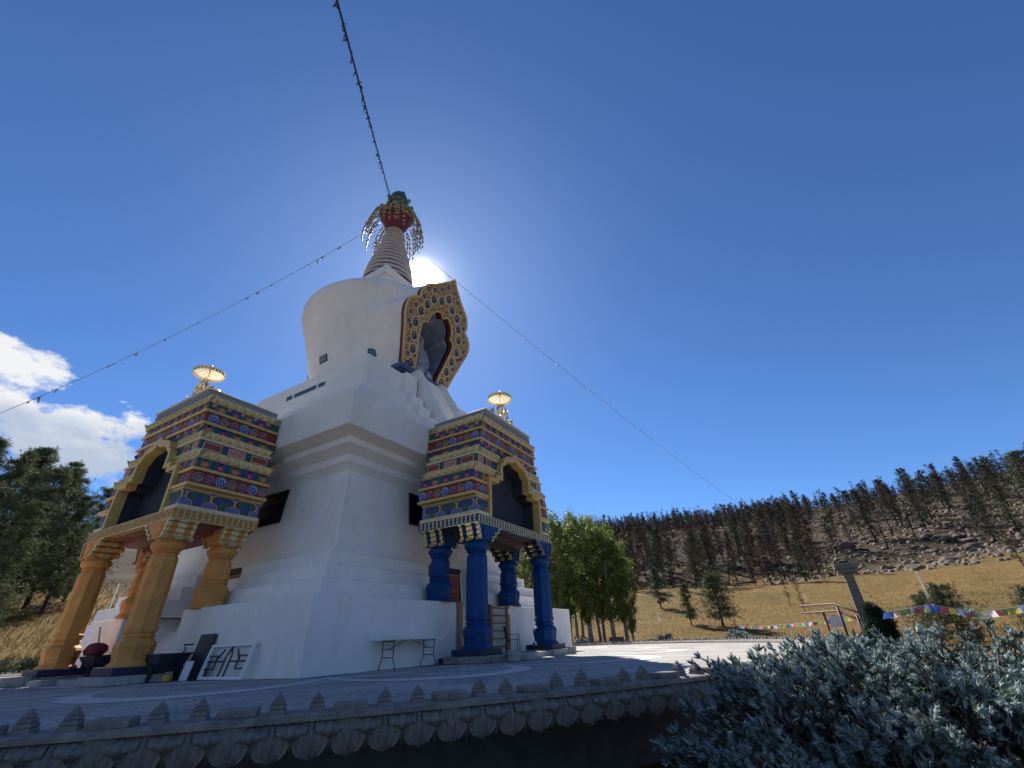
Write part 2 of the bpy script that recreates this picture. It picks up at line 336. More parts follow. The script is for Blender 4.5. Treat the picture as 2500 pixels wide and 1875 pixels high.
# ------------------------------------------------------------------ round paved deck, its parapet
def paving_material(name, c1, c2, cm, sc):
    m = bpy.data.materials.new(name); m.use_nodes = True; nt = m.node_tree; N = nt.nodes.new; L = nt.links.new; b = nt.nodes['Principled BSDF']; b.inputs['Roughness'].default_value = 0.85; b.inputs['Specular IOR Level'].default_value = 0.25
    tc = N('ShaderNodeTexCoord'); br = N('ShaderNodeTexBrick'); mp = N('ShaderNodeMapping'); L(tc.outputs['Object'], mp.inputs[0]); mp.inputs['Rotation'].default_value = (0, 0, R(8)); L(mp.outputs[0], br.inputs['Vector'])
    br.inputs['Scale'].default_value = sc; br.inputs['Color1'].default_value = (*c1, 1); br.inputs['Color2'].default_value = (*c2, 1); br.inputs['Mortar'].default_value = (*cm, 1); br.inputs['Mortar Size'].default_value = 0.04; br.inputs['Brick Width'].default_value = 0.6; br.inputs['Row Height'].default_value = 0.3
    n = N('ShaderNodeTexNoise'); L(tc.outputs['Object'], n.inputs['Vector']); n.inputs['Scale'].default_value = 0.7; n.inputs['Detail'].default_value = 8
    r = N('ShaderNodeValToRGB'); L(n.outputs['Fac'], r.inputs[0]); r.color_ramp.elements[0].position = 0.3; r.color_ramp.elements[1].position = 0.7; r.color_ramp.elements[0].color = (0.62, 0.61, 0.60, 1); r.color_ramp.elements[1].color = (1.08, 1.06, 1.03, 1)
    mx = N('ShaderNodeMixRGB'); mx.blend_type = 'MULTIPLY'; mx.inputs[0].default_value = 1; L(br.outputs['Color'], mx.inputs[1]); L(r.outputs[0], mx.inputs[2]); L(mx.outputs[0], b.inputs['Base Color'])
    bp = N('ShaderNodeBump'); bp.inputs['Strength'].default_value = 0.7; bp.inputs['Distance'].default_value = 0.01; bp.invert = True; L(br.outputs['Fac'], bp.inputs['Height']); L(bp.outputs[0], b.inputs['Normal'])
    return m
PAVE = paving_material('grey_pavers', (0.50, 0.475, 0.44), (0.44, 0.42, 0.395), (0.32, 0.30, 0.275), 1.6)
PAVL = mat('pale_paving', (0.555, 0.53, 0.495), 0.85, var=0.1, scale=2.5, bump=0.3, bscale=40)
RD = 18.4
m = MB(); m.lathe([(19.58, -0.2), (19.6, -0.011)], 180, cap=False)
m.add([(19.6 * cos(2 * pi * i / 180), 19.6 * sin(2 * pi * i / 180), -0.012) for i in range(180)], [tuple(range(180))])
m.build('paved_deck', PAVE)['kind'] = 'structure'
# curved bands of pale paving laid into the deck like the edges of lotus petals
m = MB(); n = 8
def ring_strip(mb, fn0, fn1, a0, a1, k=60, z=-0.006):
    b = len(mb.v)
    for i in range(k + 1):
        t = a0 + (a1 - a0) * i / k; r0, r1 = fn0(t), fn1(t); mb.v += [(r0 * cos(t), r0 * sin(t), z), (r1 * cos(t), r1 * sin(t), z)]
    for i in range(k): mb.f.append((b + 2 * i, b + 2 * i + 1, b + 2 * i + 3, b + 2 * i + 2)); mb.m.append(0)
for q in range(16):
    a0 = -pi + q * 2 * pi / 16 + 0.06; w = 2 * pi / 16
    f = lambda t, a0=a0, w=w: abs(sin(pi * (t - a0) / w)) ** 0.6
    ring_strip(m, lambda t: 11.2 + 3.2 * f(t), lambda t: 12.0 + 3.2 * f(t), a0, a0 + w)
ring_strip(m, lambda t: 9.9, lambda t: 10.5, -pi, pi, 160)
m.build('paving_inlay', PAVL)['kind'] = 'structure'

NP = 138; STEP = 2 * pi / NP; PH = R(-127.58); PS = 0.75; ZC = 0.12     # blocks round the ring, piece scale, coping height
par = thing('parapet', 'ring of carved grey stone lotus petals with blocks and pointed finials edging the round deck', 'parapet', (0, 0, -1.0))
def pz(mb): 
    mb.v = [(x, y, z + 1.0) for x, y, z in mb.v]; return mb
m = MB(); m.lathe([(19.55, -0.05), (19.55, 0.04), (19.60, ZC - .02), (19.66, ZC), (20.0, ZC), (20.03, ZC - .015), (20.03, ZC - .056), (20.0, ZC - .064), (19.865, ZC - .068), (19.865, ZC - .24)], 276, cap=False)
pz(m).build('coping', STONE, par)
m = MB(); m.lathe([(18.5, -1.1), (18.5, -0.12), (19.88, -0.11)], 160, cap=False)
pz(m).build('drum_wall', mat('drum_wall_shade', (0.10, 0.095, 0.09), 0.95, var=0.2), par)  # wall colour darkened to paint in deep shade under the petal skirt
# one petal of the carved skirt: bulging shield with a raised ridge and rim; local x along the edge, -y outwards
def petal_mesh(w, z0, z1, bulge, pointed):
    m = MB(); nu, nv = 14, 9; idx = {}
    for j in range(nv + 1):
        v = j / nv
        for i in range(nu + 1):
            u = -1 + 2 * i / nu
            half = w * (1.0 if v < 0.5 else (sqrt(max(0, 1 - ((v - 0.5) / 0.5) ** 2)) if not pointed else max(0, 1 - ((v - 0.5) / 0.5) ** 1.4)))
            z = z1 + (z0 - z1) * v
            y = -bulge * (0.30 + 0.70 * sin(pi * min(1, v * 0.80 + 0.08))) * (1 - 0.45 * u * u) - 0.03 * (1 if abs(u) > 0.84 or v > 0.9 else 0) - 0.016 * cos(u * 11.0) * (0.3 + v) - 0.05 * max(0, 1 - abs(u) * 5)
            idx[i, j] = len(m.v); m.v.append((u * max(half, 0.004), y, z))
    for j in range(nv):
        for i in range(nu): m.f.append((idx[i, j], idx[i, j + 1], idx[i + 1, j + 1], idx[i + 1, j])); m.m.append(0)
    return m
def frame_at(t, r): return Vector((r * cos(t), r * sin(t), 1.0 + ZC)), t + pi / 2
pw = 20.0 * STEP / 3 / PS
PET = petal_mesh(pw * 0.47, -0.43, -0.085, 0.13, False).mesh('petal', STONE, True)
PETS = petal_mesh(pw * 0.30, -0.40, -0.10, 0.10, True).mesh('petal_tip', STONE, True)
m = MB(); m.box(-0.20, 0.20, -0.16, 0.14, 0.0, 0.085, bev=0.014); m.box(-0.155, 0.155, -0.10, 0.12, -0.07, 0.0)
m.add([(-0.19, -0.15, 0.0), (0.19, -0.15, 0.0), (0.06, -0.20, -0.22), (-0.06, -0.20, -0.22), (-0.19, -0.02, 0.0), (0.19, -0.02, 0.0), (0.06, 0, -0.22), (-0.06, 0, -0.22)], [(0, 1, 2, 3), (1, 5, 6, 2), (4, 0, 3, 7), (3, 2, 6, 7), (0, 4, 5, 1)])
BLK = m.mesh('coping_block', STONE)
m = MB(); L_ = [(0.088, 0.085), (0.088, 0.085), (0.070, 0.070), (0.082, 0.08), (0.078, 0.075), (0.058, 0.056), (0.070, 0.066), (0.062, 0.058), (0.042, 0.04), (0.052, 0.048), (0.042, 0.038), (0.024, 0.022), (0.03, 0.026), (0.006, 0.006)]; zz = [0, 0.035, 0.042, 0.05, 0.078, 0.085, 0.092, 0.118, 0.125, 0.132, 0.152, 0.16, 0.166, 0.2]
b = len(m.v)
for (hx, hy), z in zip(L_, zz): m.v += [(-hx, -hy, z), (hx, -hy, z), (hx, hy, z), (-hx, hy, z)]
for k in range(len(zz) - 1):
    for i in range(4): j = (i + 1) % 4; m.f.append((k * 4 + i, k * 4 + j, k * 4 + 4 + j, k * 4 + 4 + i)); m.m.append(0)
m.f.append(tuple(range((len(zz) - 1) * 4, len(zz) * 4))); m.m.append(0)
FIN = m.mesh('coping_finial', STONE)
PETU = petal_mesh(pw * 0.40, -0.25, -0.088, 0.20, True).mesh('upper_petal', STONE, True); pu = petal_mesh(pw * 0.40, -0.25, -0.088, 0.20, True)
rest = MB(); rng = random.Random(5)
def into(dst, me_v, me_f, t, r, z):
    b = len(dst.v); c, s_ = cos(t + pi / 2), sin(t + pi / 2)
    for x, y, zz_ in me_v: x *= PS; y *= PS; dst.v.append((r * cos(t) + x * c - y * s_, r * sin(t) + x * s_ + y * c, z + zz_ * PS))
    for f in me_f: dst.f.append(tuple(b + i for i in f)); dst.m.append(0)
pm = petal_mesh(pw * 0.47, -0.43, -0.085, 0.13, False); pt = petal_mesh(pw * 0.30, -0.375, -0.10, 0.08, True)
def piece(name, me, t, r, dz=0.0, dr=0.0, sz=1.0):
    p, rz = frame_at(t, r); o = obj(name, me, par, None, p + Vector((0, 0, dz)), rz + dr); o.scale = (PS, PS, PS * sz); return o
for k in range(NP * 3):
    t = PH + k * STEP / 3; tn = (t + pi) % (2 * pi) - pi
    if R(-160) < tn < R(-80):
        piece('petal', PET, t, 19.925, rng.uniform(-.006, .006)); piece('petal_tip', PETS, t + STEP / 6, 19.895); piece('upper_petal', PETU, t + STEP / 6, 19.918, rng.uniform(-.005, .005))
    else:
        into(rest, pm.v, pm.f, t, 19.925, 1.0 + ZC); into(rest, pt.v, pt.f, t + STEP / 6, 19.895, 1.0 + ZC); into(rest, pu.v, pu.f, t + STEP / 6, 19.918, 1.0 + ZC)
    if k % 3 == 0: piece('coping_block', BLK, t, 19.88, rng.uniform(-.01, 0), rng.uniform(-.03, .03), rng.uniform(.85, 1.1))
    elif rng.random() > .02: piece('coping_finial', FIN, t + rng.uniform(-.0008, .0008), 19.86, 0, rng.uniform(-.09, .09), rng.uniform(.88, 1.1))
rest.build('petal_row', STONE, par, True, kind='stuff')

# ------------------------------------------------------------------ the stupa
st = thing('stupa', 'tall white stupa with stepped square base, flaring dome, painted niche and ringed spire', 'stupa')
A0, A1, H1 = 8.0, 7.94, 1.87
GR, GL0, GL1, GLE = 1.85, -1.75, 2.32, 4.95
def plinth(poly_boxes, name='plinth'):
    m = MB()
    for b in poly_boxes: m.box(*b[:4], 0, H1 - 0.0, bev=0.03)
    return m.build(name, WHITE, st)
def lprism(poly, z0, z1, name, e=0.03):
    m = MB(); n_ = len(poly); cx, cy = sum(p[0] for p in poly) / n_, sum(p[1] for p in poly) / n_
    def ins(d):
        out = []
        for i in range(n_):
            a, b_, c = Vector(poly[i - 1]), Vector(poly[i]), Vector(poly[(i + 1) % n_]); n1 = (b_ - a).normalized(); n2 = (c - b_).normalized(); out.append((b_.x + d * (-n1.y - n2.y), b_.y + d * (n1.x + n2.x)))
        return out
    for pl, z in ((poly, z0), (poly, z1 - e), (ins(e), z1)): m.v += [(x, y, z) for x, y in pl]
    for k in range(2):
        for i in range(n_): j = (i + 1) % n_; m.f.append((k * n_ + i, k * n_ + j, k * n_ + n_ + j, k * n_ + n_ + i)); m.m.append(0)
    m.f.append(tuple(range(2 * n_, 3 * n_))); m.m.append(0)
    return m.build(name, WHITE, st)
lprism([(-A0, -A0), (-GR, -A0), (-GR, -6.0), (-6.0, -6.0), (-6.0, GL0), (-A0, GL0)], 0, H1, 'plinth')
lprism([(GR, -A0), (A0, -A0), (A0, A0), (6.0, A0), (6.0, -6.0), (GR, -6.0)], 0, H1, 'plinth')
plinth([(-A0, -6.0, GL1, GLE)]); plinth([(-7.3, 5.99, 6.0, A0 - .003)])
m = MB(); m.box(-6.0, 6.0, -6.0, 6.0, 0, 1.85); m.build('core', WHITE, st)
for k in range(9):                                                     # flights up through both gaps
    z1 = (k + 1) * 0.2; y0 = -7.75 + k * 0.23
    m = MB(); m.box(-GR + .01, GR - .01, y0, -5.95, z1 - 0.2 + (0.002 if k else 0), z1, bev=0.012); m.build('stair_step', WHITE, st)
    m = MB(); m.box(y0, -5.95, GL0 + .01, GL1 - .01, z1 - 0.2 + (0.002 if k else 0), z1, bev=0.012); m.build('stair_step', WHITE, st)
def tier(a, z0, z1, name, ta=0.0, bev=0.03, gap=True):
    m = MB(); m.box(-a, a, -a, a, z0, z1, tx=ta, ty=ta, bev=bev); return m.build(name, WHITE, st)
# three base steps, opened where the doors are
def open_tier(a, z0, z1, name):
    g = 1.5
    lprism([(-a, -a), (-g, -a), (-g, -5.4), (-5.4, -5.4), (-5.4, -g), (-a, -g)], z0, z1, name)
    lprism([(g, -a), (a, -a), (a, a), (-a, a), (-a, g), (-5.4, g), (-5.4, 5.4), (5.4, 5.4), (5.4, -5.4), (g, -5.4)], z0, z1, name)
open_tier(7.15, 1.84, 2.42, 'base_step'); open_tier(6.72, 2.40, 2.89, 'base_step'); open_tier(6.30, 2.87, 3.38, 'base_step')
tier(5.84, 1.80, 6.62, 'body_wall', 0.47)
tier(5.62, 6.73, 7.07, 'cornice'); tier(6.03, 7.28, 7.58, 'cornice')
def chamf(a0, z0, a1, z1, name):                                       # sloping soffit between two cornices
    m = MB(); m.add([(-a0, -a0, z0), (a0, -a0, z0), (a0, a0, z0), (-a0, a0, z0), (-a1, -a1, z1), (a1, -a1, z1), (a1, a1, z1), (-a1, a1, z1)], [(3, 2, 1, 0), (4, 5, 6, 7), (0, 1, 5, 4), (1, 2, 6, 5), (2, 3, 7, 6), (3, 0, 4, 7)])
    return m.build(name, WHITE, st)
chamf(5.36, 6.5, 5.57, 6.745, 'cornice_soffit'); chamf(5.60, 7.05, 5.98, 7.295, 'cornice_soffit'); chamf(6.01, 7.56, 6.53, 7.705, 'cornice_soffit')
tier(6.61, 7.69, 9.06, 'fascia', -0.03)
TI = [(6.02, 9.04, 9.85), (5.48, 9.83, 10.6), (4.95, 10.58, 11.35), (4.42, 11.33, 12.85)]
for a, z0, z1 in TI: tier(a, z0, z1, 'upper_tier', 0.05)
# strip window in the top tier, left face
for yy0, yy1 in ((-1.55, -0.98), (-0.9, 0.9), (0.98, 1.55)):
    m = MB(); xx = -4.395
    w = m; w.box(xx - .03, xx + .2, yy0, yy1, 11.92, 12.26); f = w.build('window', WPAINT, st)
    m = MB(); m.box(xx - .036, xx - .031, yy0 + .04, yy1 - .04, 11.97, 12.21); m.build('pane', GLASS, f)
# dome
DP = [(3.45, 12.8), (3.6, 13.6), (3.78, 14.5), (3.95, 15.2), (4.13, 16.0), (4.30, 16.6), (4.47, 17.2), (4.62, 17.65), (4.74, 18.1), (4.80, 18.3), (4.83, 18.48), (4.83, 18.65), (4.80, 18.8), (4.73, 18.93), (4.62, 19.05), (4.47, 19.15), (4.28, 19.24), (4.0, 19.36), (3.66, 19.48), (3.2, 19.63), (2.7, 19.8), (2.0, 20.05), (1.4, 20.3)]
NO = [(1.83, 13.62), (2.15, 14.66), (2.53, 15.75), (2.72, 16.2), (2.80, 16.55), (2.80, 16.85), (2.70, 17.15), (2.44, 17.43), (2.07, 17.62), (2.14, 17.85), (2.10, 18.12), (1.88, 18.52), (1.60, 18.74), (1.33, 18.90), (1.0, 19.15), (.65, 19.45), (.3, 19.75), (0.0, 20.10)]
def no_half(z): return lerp([(z_, x_) for x_, z_ in NO], z) if 13.6 < z < 18.6 else 0
m = MB(); m.lathe(DP, 192)
keep = []
for q, f in enumerate(m.f):
    c = [sum(m.v[i][k] for i in f) / len(f) for k in range(3)]
    if not (c[1] < -1.5 and len(f) == 4 and abs(c[0]) < no_half(c[2]) - 0.55): keep.append(q)
m.f = [m.f[q] for q in keep]; m.m = [m.m[q] for q in keep]
m.build('dome', WHITE, st, True, 50)
def rdome(z): return lerp([(z_, r_) for r_, z_ in DP[:10]], z)
for k in range(8):                                                     # small square windows round the dome
    if k == 6: continue
    t = k * pi / 4 + pi; z = 14.45; r = rdome(z) - 0.02
    w = MB(); w.box(-0.30, 0.30, -0.05, 0.25, -0.22, 0.22); f = w.build('window', GREYM, st); f.location = (r * cos(t), r * sin(t), z); f.rotation_euler = (0.21, 0, t + pi / 2)
    p = MB(); p.box(-0.25, 0.25, -0.062, -0.052, -0.17, 0.17); p.build('pane', GLASS, f)
# harmika and spire
m = MB(); m.box(-1.75, 1.75, -1.75, 1.75, 19.6, 21.5, bev=0.04, tx=-.05, ty=-.05); m.box(-1.95, 1.95, -1.95, 1.95, 21.5, 22.1, bev=0.04); m.build('harmika', WHITE, st)
m = MB(); m.lathe([(1.74, 22.0), (1.80, 22.12), (1.80, 22.5), (1.70, 22.6)], 64); m.build('spire_base', CROWNR, st, True, 40)
SPR = [(21.0, 1.68), (22.0, 1.76), (22.9, 1.74), (23.8, 1.60), (24.8, 1.36), (25.8, 1.10), (26.8, .87), (27.6, .72), (28.1, .66)]
NRING = 15; z = 22.55
hs = [0.455 - 0.0115 * k for k in range(NRING)]; sc = (28.1 - 22.55) / sum(hs)
for k in range(NRING):
    h = hs[k] * sc; r = lerp(SPR, z + h / 2)
    m = MB(); m.lathe([(r - .14, z), (r - .02, z + h * .08), (r + .03, z + h * .22), (r + .03, z + h * .40), (r - .02, z + h * .52), (r - .16, z + h * .56)], 48, cap=False); m.build('spire_ring', RINGW, st, True, 60)
    z += h
m = MB(); m.lathe([(lerp(SPR, q) - .12, q) for q in [22.5 + 5.7 * i / 14 for i in range(15)]], 32, cap=False); m.build('spire_core', RINGD, st, True)
m = MB(); m.lathe([(.56, 28.0), (.62, 28.2), (.80, 28.6), (1.0, 29.05), (1.12, 29.5), (1.14, 29.62), (.9, 29.66)], 40); m.build('crown_cup', CROWNR, st, True, 50)
rng = random.Random(2)
m = MB(); m.lathe([(1.08, 29.55), (1.25, 29.62), (1.22, 29.75), (1.32, 29.85), (1.22, 29.98), (1.05, 30.15), (1.12, 30.3), (.9, 30.4)], 48, rib=lambda t, k: 1 + 0.05 * cos(t * 16)); m.build('crown_rim', BRASS, st, True, 40)
for k in range(8):
    t = k * pi / 4 + 0.3
    m = MB(); m.sphere((1.22 * cos(t), 1.22 * sin(t), 30.35), 0.17, 8, 6, sz=1.7); m.sphere((1.30 * cos(t), 1.30 * sin(t), 30.0), 0.12, 8, 5); m.build('crown_knob', BRASS, st, True)
m = MB(); m.lathe([(.95, 30.3), (1.02, 30.5), (.86, 30.62), (.92, 30.9), (.84, 31.15), (.78, 31.2)], 40, rib=lambda t, k: 1 + 0.04 * cos(t * 12)); m.build('finial_band', BRASS, st, True, 40)
# gilded moon bowl with the sun ball and flame
m = MB(); m.lathe([(.74, 31.15), (.78, 31.4), (.74, 31.8), (.60, 32.2), (.40, 32.5), (.2, 32.62), (.05, 32.65)], 36); m.build('finial_bell', BRASS, st, True)
m = MB(); m.sphere((.28, -.06, 32.82), .24, 14, 10, sz=1.15); m.build('finial_ball', BRASS, st, True)
m = MB(); out = []
for i in range(15): t = R(200 + 140 * i / 14); out.append((1.02 * cos(t), 1.05 * sin(t)))
inn = [(0.82 * cos(R(196 + 148 * i / 14)), 0.78 * sin(R(196 + 148 * i / 14)) + 0.12) for i in range(14, -1, -1)]
m.prism([(x, z_ + 32.35) for x, z_ in out + inn], -0.10, 0.10); cr = m.build('finial_crescent', GOLDM, st); cr.rotation_euler = (0, 0, R(-40))
# strings of little bells that fan out and hang below the crown
for k in range(34):
    t = 2 * pi * k / 34 + rng.uniform(-.12, .12); L1 = rng.uniform(0.7, 1.15)
    pts = []
    for i in range(9):
        u = i / 8; rr = 1.15 + 0.98 * L1 * (1 - (1 - u) ** 2.0); zz_ = 29.7 - 2.6 * L1 * u ** 1.7
        pts.append((rr * cos(t + 0.10 * u), rr * sin(t + 0.10 * u), zz_))
    m = MB(); m.tube(pts, 0.02, 4, 0)
    for i in range(2, 9):
        p = pts[i]; m.sphere(p, 0.085 + 0.02 * (i % 2), 6, 4, 1)
        if i >= 4:
            q = (p[0] + rng.uniform(-.12, .12), p[1] + rng.uniform(-.12, .12), p[2] - 0.26); m.tube([p, q], 0.012, 3, 0); m.sphere(q, 0.06, 6, 4, 1)
        if i in (5, 8):
            c2 = (p[0] * .74, p[1] * .74, p[2] + 0.25); mid = tuple((a + b_) / 2 - (0.18 if j == 2 else 0) for j, (a, b_) in enumerate(zip(p, c2))); m.tube([p, mid, c2], 0.014, 3, 0)
    m.build('bell_string', [GREYM, mat('bell_gilding', (0.46, 0.36, 0.17), 0.3, 0.8, var=0.2)], st, True)

# niche on the right-hand face, leaning out with the dome
NY = lambda z: -(4.0 + 0.3 * (z - 13.5))
NO = [(1.83, 13.62), (2.15, 14.66), (2.53, 15.75), (2.72, 16.2), (2.80, 16.55), (2.80, 16.85), (2.70, 17.15), (2.44, 17.43), (2.07, 17.62), (2.14, 17.85), (2.10, 18.12), (1.88, 18.52), (1.60, 18.74), (1.33, 18.90), (1.0, 19.15), (.65, 19.45), (.3, 19.75), (0.0, 20.10)]
NI = [(.88, 13.62), (1.0, 14.2), (1.18, 14.95), (1.32, 15.6), (1.42, 16.1), (1.40, 16.35), (1.28, 16.52), (1.02, 16.62), (1.04, 16.85), (.97, 17.1), (.82, 17.35), (.66, 17.5), (.5, 17.6), (.38, 17.66), (.27, 17.66), (.17, 17.58), (.08, 17.48), (0, 17.42)]
def niche_pt(x, z, off): n = Vector((0, -1, -0.3)).normalized(); return Vector((x, NY(z), z)) + n * off
ni = None
m = MB(); full_o = [(x, z) for x, z in NO] + [(-x, z) for x, z in NO[-2::-1]]; full_i = [(x, z) for x, z in NI] + [(-x, z) for x, z in NI[-2::-1]]
k = len(full_o)
for off in (0.0, -0.32):
    m.v += [tuple(niche_pt(x, z, off)) for x, z in full_o] + [tuple(niche_pt(x, z, off)) for x, z in full_i]
for i in range(k - 1):
    m.f += [(i, k + i, k + i + 1, i + 1), (i + 1, 2 * k + i + 1, 2 * k + i, i), (k + i, 3 * k + i, 3 * k + i + 1, k + i + 1)]; m.m += [0, 1, 1]
nf = m.build('niche_frame', [mat('niche_red_ground', (0.22, 0.06, 0.035), 0.6, var=0.2, scale=5), DRED], st)
for pts_, nm in ((full_o, 0.07), (full_i, 0.05)):
    m = MB(); m.tube([niche_pt(x, z, 0.02) for x, z in pts_], nm, 5); m.build('edge_moulding', GOLDR, nf, True)
# vault that joins the frame to the dome behind it
# white fairing that flares from the frame back on to the dome
m = MB(); k = len(full_o); full_c = []
for x, z in full_o:
    zz_ = min(z, 19.0) if abs(x) < 1.4 else z; r = lerp([(z_, r_) for r_, z_ in DP[:16]], min(zz_, 19.1)) + 0.02
    xx = x * 1.30; xx = max(-r * .97, min(r * .97, xx)); full_c.append((xx, -sqrt(max(.1, r * r - xx * xx)) + .10, zz_))
m.v += [tuple(niche_pt(x, z, -0.30)) for x, z in full_o] + full_c
for i in range(k - 1): m.f.append((i, i + 1, k + i + 1, k + i)); m.m.append(0)
m.build('niche_fairing', WHITE, st, True)
m = MB(); k = len(full_i)
m.v += [tuple(niche_pt(x, z, -0.45)) for x, z in full_i] + [(x * 1.15, -2.7, z) for x, z in full_i]
for i in range(k - 1): m.f.append((i, k + i, k + i + 1, i + 1)); m.m.append(0)
m.f.append(tuple(range(k, 2 * k))); m.m.append(0)
m.build('niche_interior', NICHE_IN, st)
m = MB(); m.obox(niche_pt(0, 13.52, -0.3), (2.0, 0, 0), (0, -0.42, 0), (0, 0, .13)); m.build('niche_sill', mat('sill_blue', (0.07, 0.10, 0.19), 0.6, var=0.1), st)
# medallions and scrolls in relief on the frame
def scroll(mb, c, r, mi, turns=1.4, s=1, a0=0.0, y=-0.03, wfac=0.30, n=22):
    b = len(mb.v)
    for i in range(n + 1):
        u = i / n; rr = r * (0.84 * (1 - u) + 0.06); w = r * wfac * (1 - 0.55 * u); t = a0 + s * u * turns * 2 * pi
        for d in (-.5, .5): mb.v.append((c[0] + (rr + d * w) * cos(t), y, c[1] + (rr + d * w) * sin(t)))
    for i in range(n): mb.f.append((b + 2 * i, b + 2 * i + 1, b + 2 * i + 3, b + 2 * i + 2)); mb.m.append(mi)
def circle(r, n=20, c=(0, 0)): return [(c[0] + r * cos(2 * pi * i / n), c[1] + r * sin(2 * pi * i / n)) for i in range(n)]
def medal(name, ring, ground, swirl, r, s=1, sy=1.0, g=0.86, wf=0.30):
    mb = MB(); mb.plate(circle(r, 22), -0.022, 0, 0.03); mb.plate(circle(r * g, 22), -0.026, 1); scroll(mb, (0, 0), r * (g - .06), 2, s=s, y=-0.030, wfac=wf, turns=1.4 if wf > .2 else .95)
    mb.v = [(x, y, z * sy) for x, y, z in mb.v]; return mb.mesh(name, [ring, ground, swirl])
PGOLD = mat('pale_gold_relief', (0.66, 0.50, 0.22), 0.5, 0.1, var=0.15, scale=9); NM = medal('medallion', PGOLD, mat('medallion_navy', (0.02, 0.035, 0.10), 0.55), PGOLD, 0.30, 1, 1.15, .76, .17); NM2 = medal('medallion', PGOLD, mat('medallion_purple', (0.06, 0.03, 0.09), 0.55), PGOLD, 0.19, -1, 1.15, .76, .18)
rotn = Matrix.Rotation(-math.atan(0.3), 4, 'X')
def on_niche(me, x, z, name='medallion'):
    o = obj(name, me, nf); p = niche_pt(x, z, 0.02); o.matrix_local = Matrix.Translation(p) @ Matrix.Rotation(math.atan(0.3), 4, 'X'); return o
big = [(1.32, 13.98), (1.48, 14.72), (1.66, 15.45), (1.86, 16.15), (1.74, 16.92), (1.45, 17.5), (1.10, 18.05), (0.50, 18.3), (0.0, 18.72)]
sml = [(1.72, 14.32), (1.93, 15.05), (2.13, 15.75), (2.42, 16.45), (2.22, 17.0), (1.85, 17.75), (1.72, 18.3), (1.25, 18.55), (0.75, 18.92), (0.3, 19.3), (2.35, 15.95), (1.62, 13.85)]
for x, z in big:
    for s_ in ((1, -1) if x else (1,)): on_niche(NM, s_ * x, z)
for x, z in sml:
    for s_ in (1, -1): on_niche(NM2, s_ * x, z)
rng = random.Random(11); m = MB(); nsc = 0
def inside(poly, x, z):
    c = False; n_ = len(poly)
    for i in range(n_):
        (x0, z0), (x1, z1) = poly[i], poly[i - 1]
        if (z0 > z) != (z1 > z) and x < (x1 - x0) * (z - z0) / (z1 - z0) + x0: c = not c
    return c
allm = [(s_ * x, z, 0.32) for x, z in big for s_ in (1, -1)] + [(s_ * x, z, 0.22) for x, z in sml for s_ in (1, -1)]
tries = 0
while nsc < 620 and tries < 20000:
    tries += 1; x, z = rng.uniform(-2.8, 2.8), rng.uniform(13.65, 20.0)
    if not inside(full_o, x, z) or inside(full_i, x, z): continue
    if any((x - a) ** 2 + (z - b_) ** 2 < r_ * r_ for a, b_, r_ in allm): continue
    r = rng.uniform(0.06, 0.11); allm.append((x, z, r * .95)); mb = MB(); scroll(mb, (0, 0), r, 0, rng.uniform(0.9, 1.3), rng.choice((-1, 1)), rng.uniform(0, 6.28), 0, 0.42, 12)
    b = len(m.v); m.v += [tuple(niche_pt(x + q[0], z + q[2], 0.045)) for q in mb.v]; m.f += [tuple(b + i for i in f) for f in mb.f]; m.m += mb.m; nsc += 1
m.build('relief_scrollwork', PGOLD, nf, kind='stuff')

# ceremonial stair up the right-hand face between sloping balustrades
def ystair(z): return -(6.62 - (z - 9.06) * 2.35 / 4.3)
for s_ in (-1, 1):
    m = MB(); x0 = s_ * 0.98
    m.prism([(ystair(9.0) - .32, 9.0), (ystair(9.0) - .32, 9.35), (ystair(13.3) - .32, 13.5), (-3.8, 13.5), (-3.8, 9.0)], x0 - .11, x0 + .11, ax='x'); m.build('stair_balustrade', WHITE, st)
    for a, z0, z1 in TI:                                                # stepped cheek blocks on either side
        m = MB(); c = s_ * 1.65; m.box(c - .42, c + .42, -a - .28, -a + .2, z0, z1 - 0.02, bev=0.02); m.build('stair_cheek', WHITE, st)
for k in range(20):
    z1 = 9.06 + (k + 1) * 0.21
    m = MB(); m.box(-0.86, 0.86, ystair(z1) - 0.16, -3.9 + 0.004 * (k % 3), z1 - 0.20, z1); m.build('upper_stair_step', WHITE, st)
# windows and doors of the body
BSL = 0.47 / 4.82
def aw(z): return 5.84 - BSL * (z - 1.8)
def body_slab(name, c0, c1, z0, z1, face, proud, mt, parent=None):
    m = MB(); y0, y1 = -aw(z0) - proud, -aw(z1) - proud
    m.add([(c0, y0, z0), (c1, y0, z0), (c1, y0 + .3, z0), (c0, y0 + .3, z0), (c0, y1, z1), (c1, y1, z1), (c1, y1 + .3, z1), (c0, y1 + .3, z1)], [(3, 2, 1, 0), (4, 5, 6, 7), (0, 1, 5, 4), (1, 2, 6, 5), (2, 3, 7, 6), (3, 0, 4, 7)])
    return m.build(name, mt, parent or st, rotz=None if parent else (0 if face == 'R' else R(-90)))
def body_opening(name, c0, c1, z0, z1, face, mt=SOFB, pane=True):
    f = body_slab(name, c0, c1, z0, z1, face, 0.025, mt)
    if pane: body_slab('pane', c0 + .05, c1 - .05, z0 + .05, z1 - .05, face, 0.029, DGLASS, f)
    return f
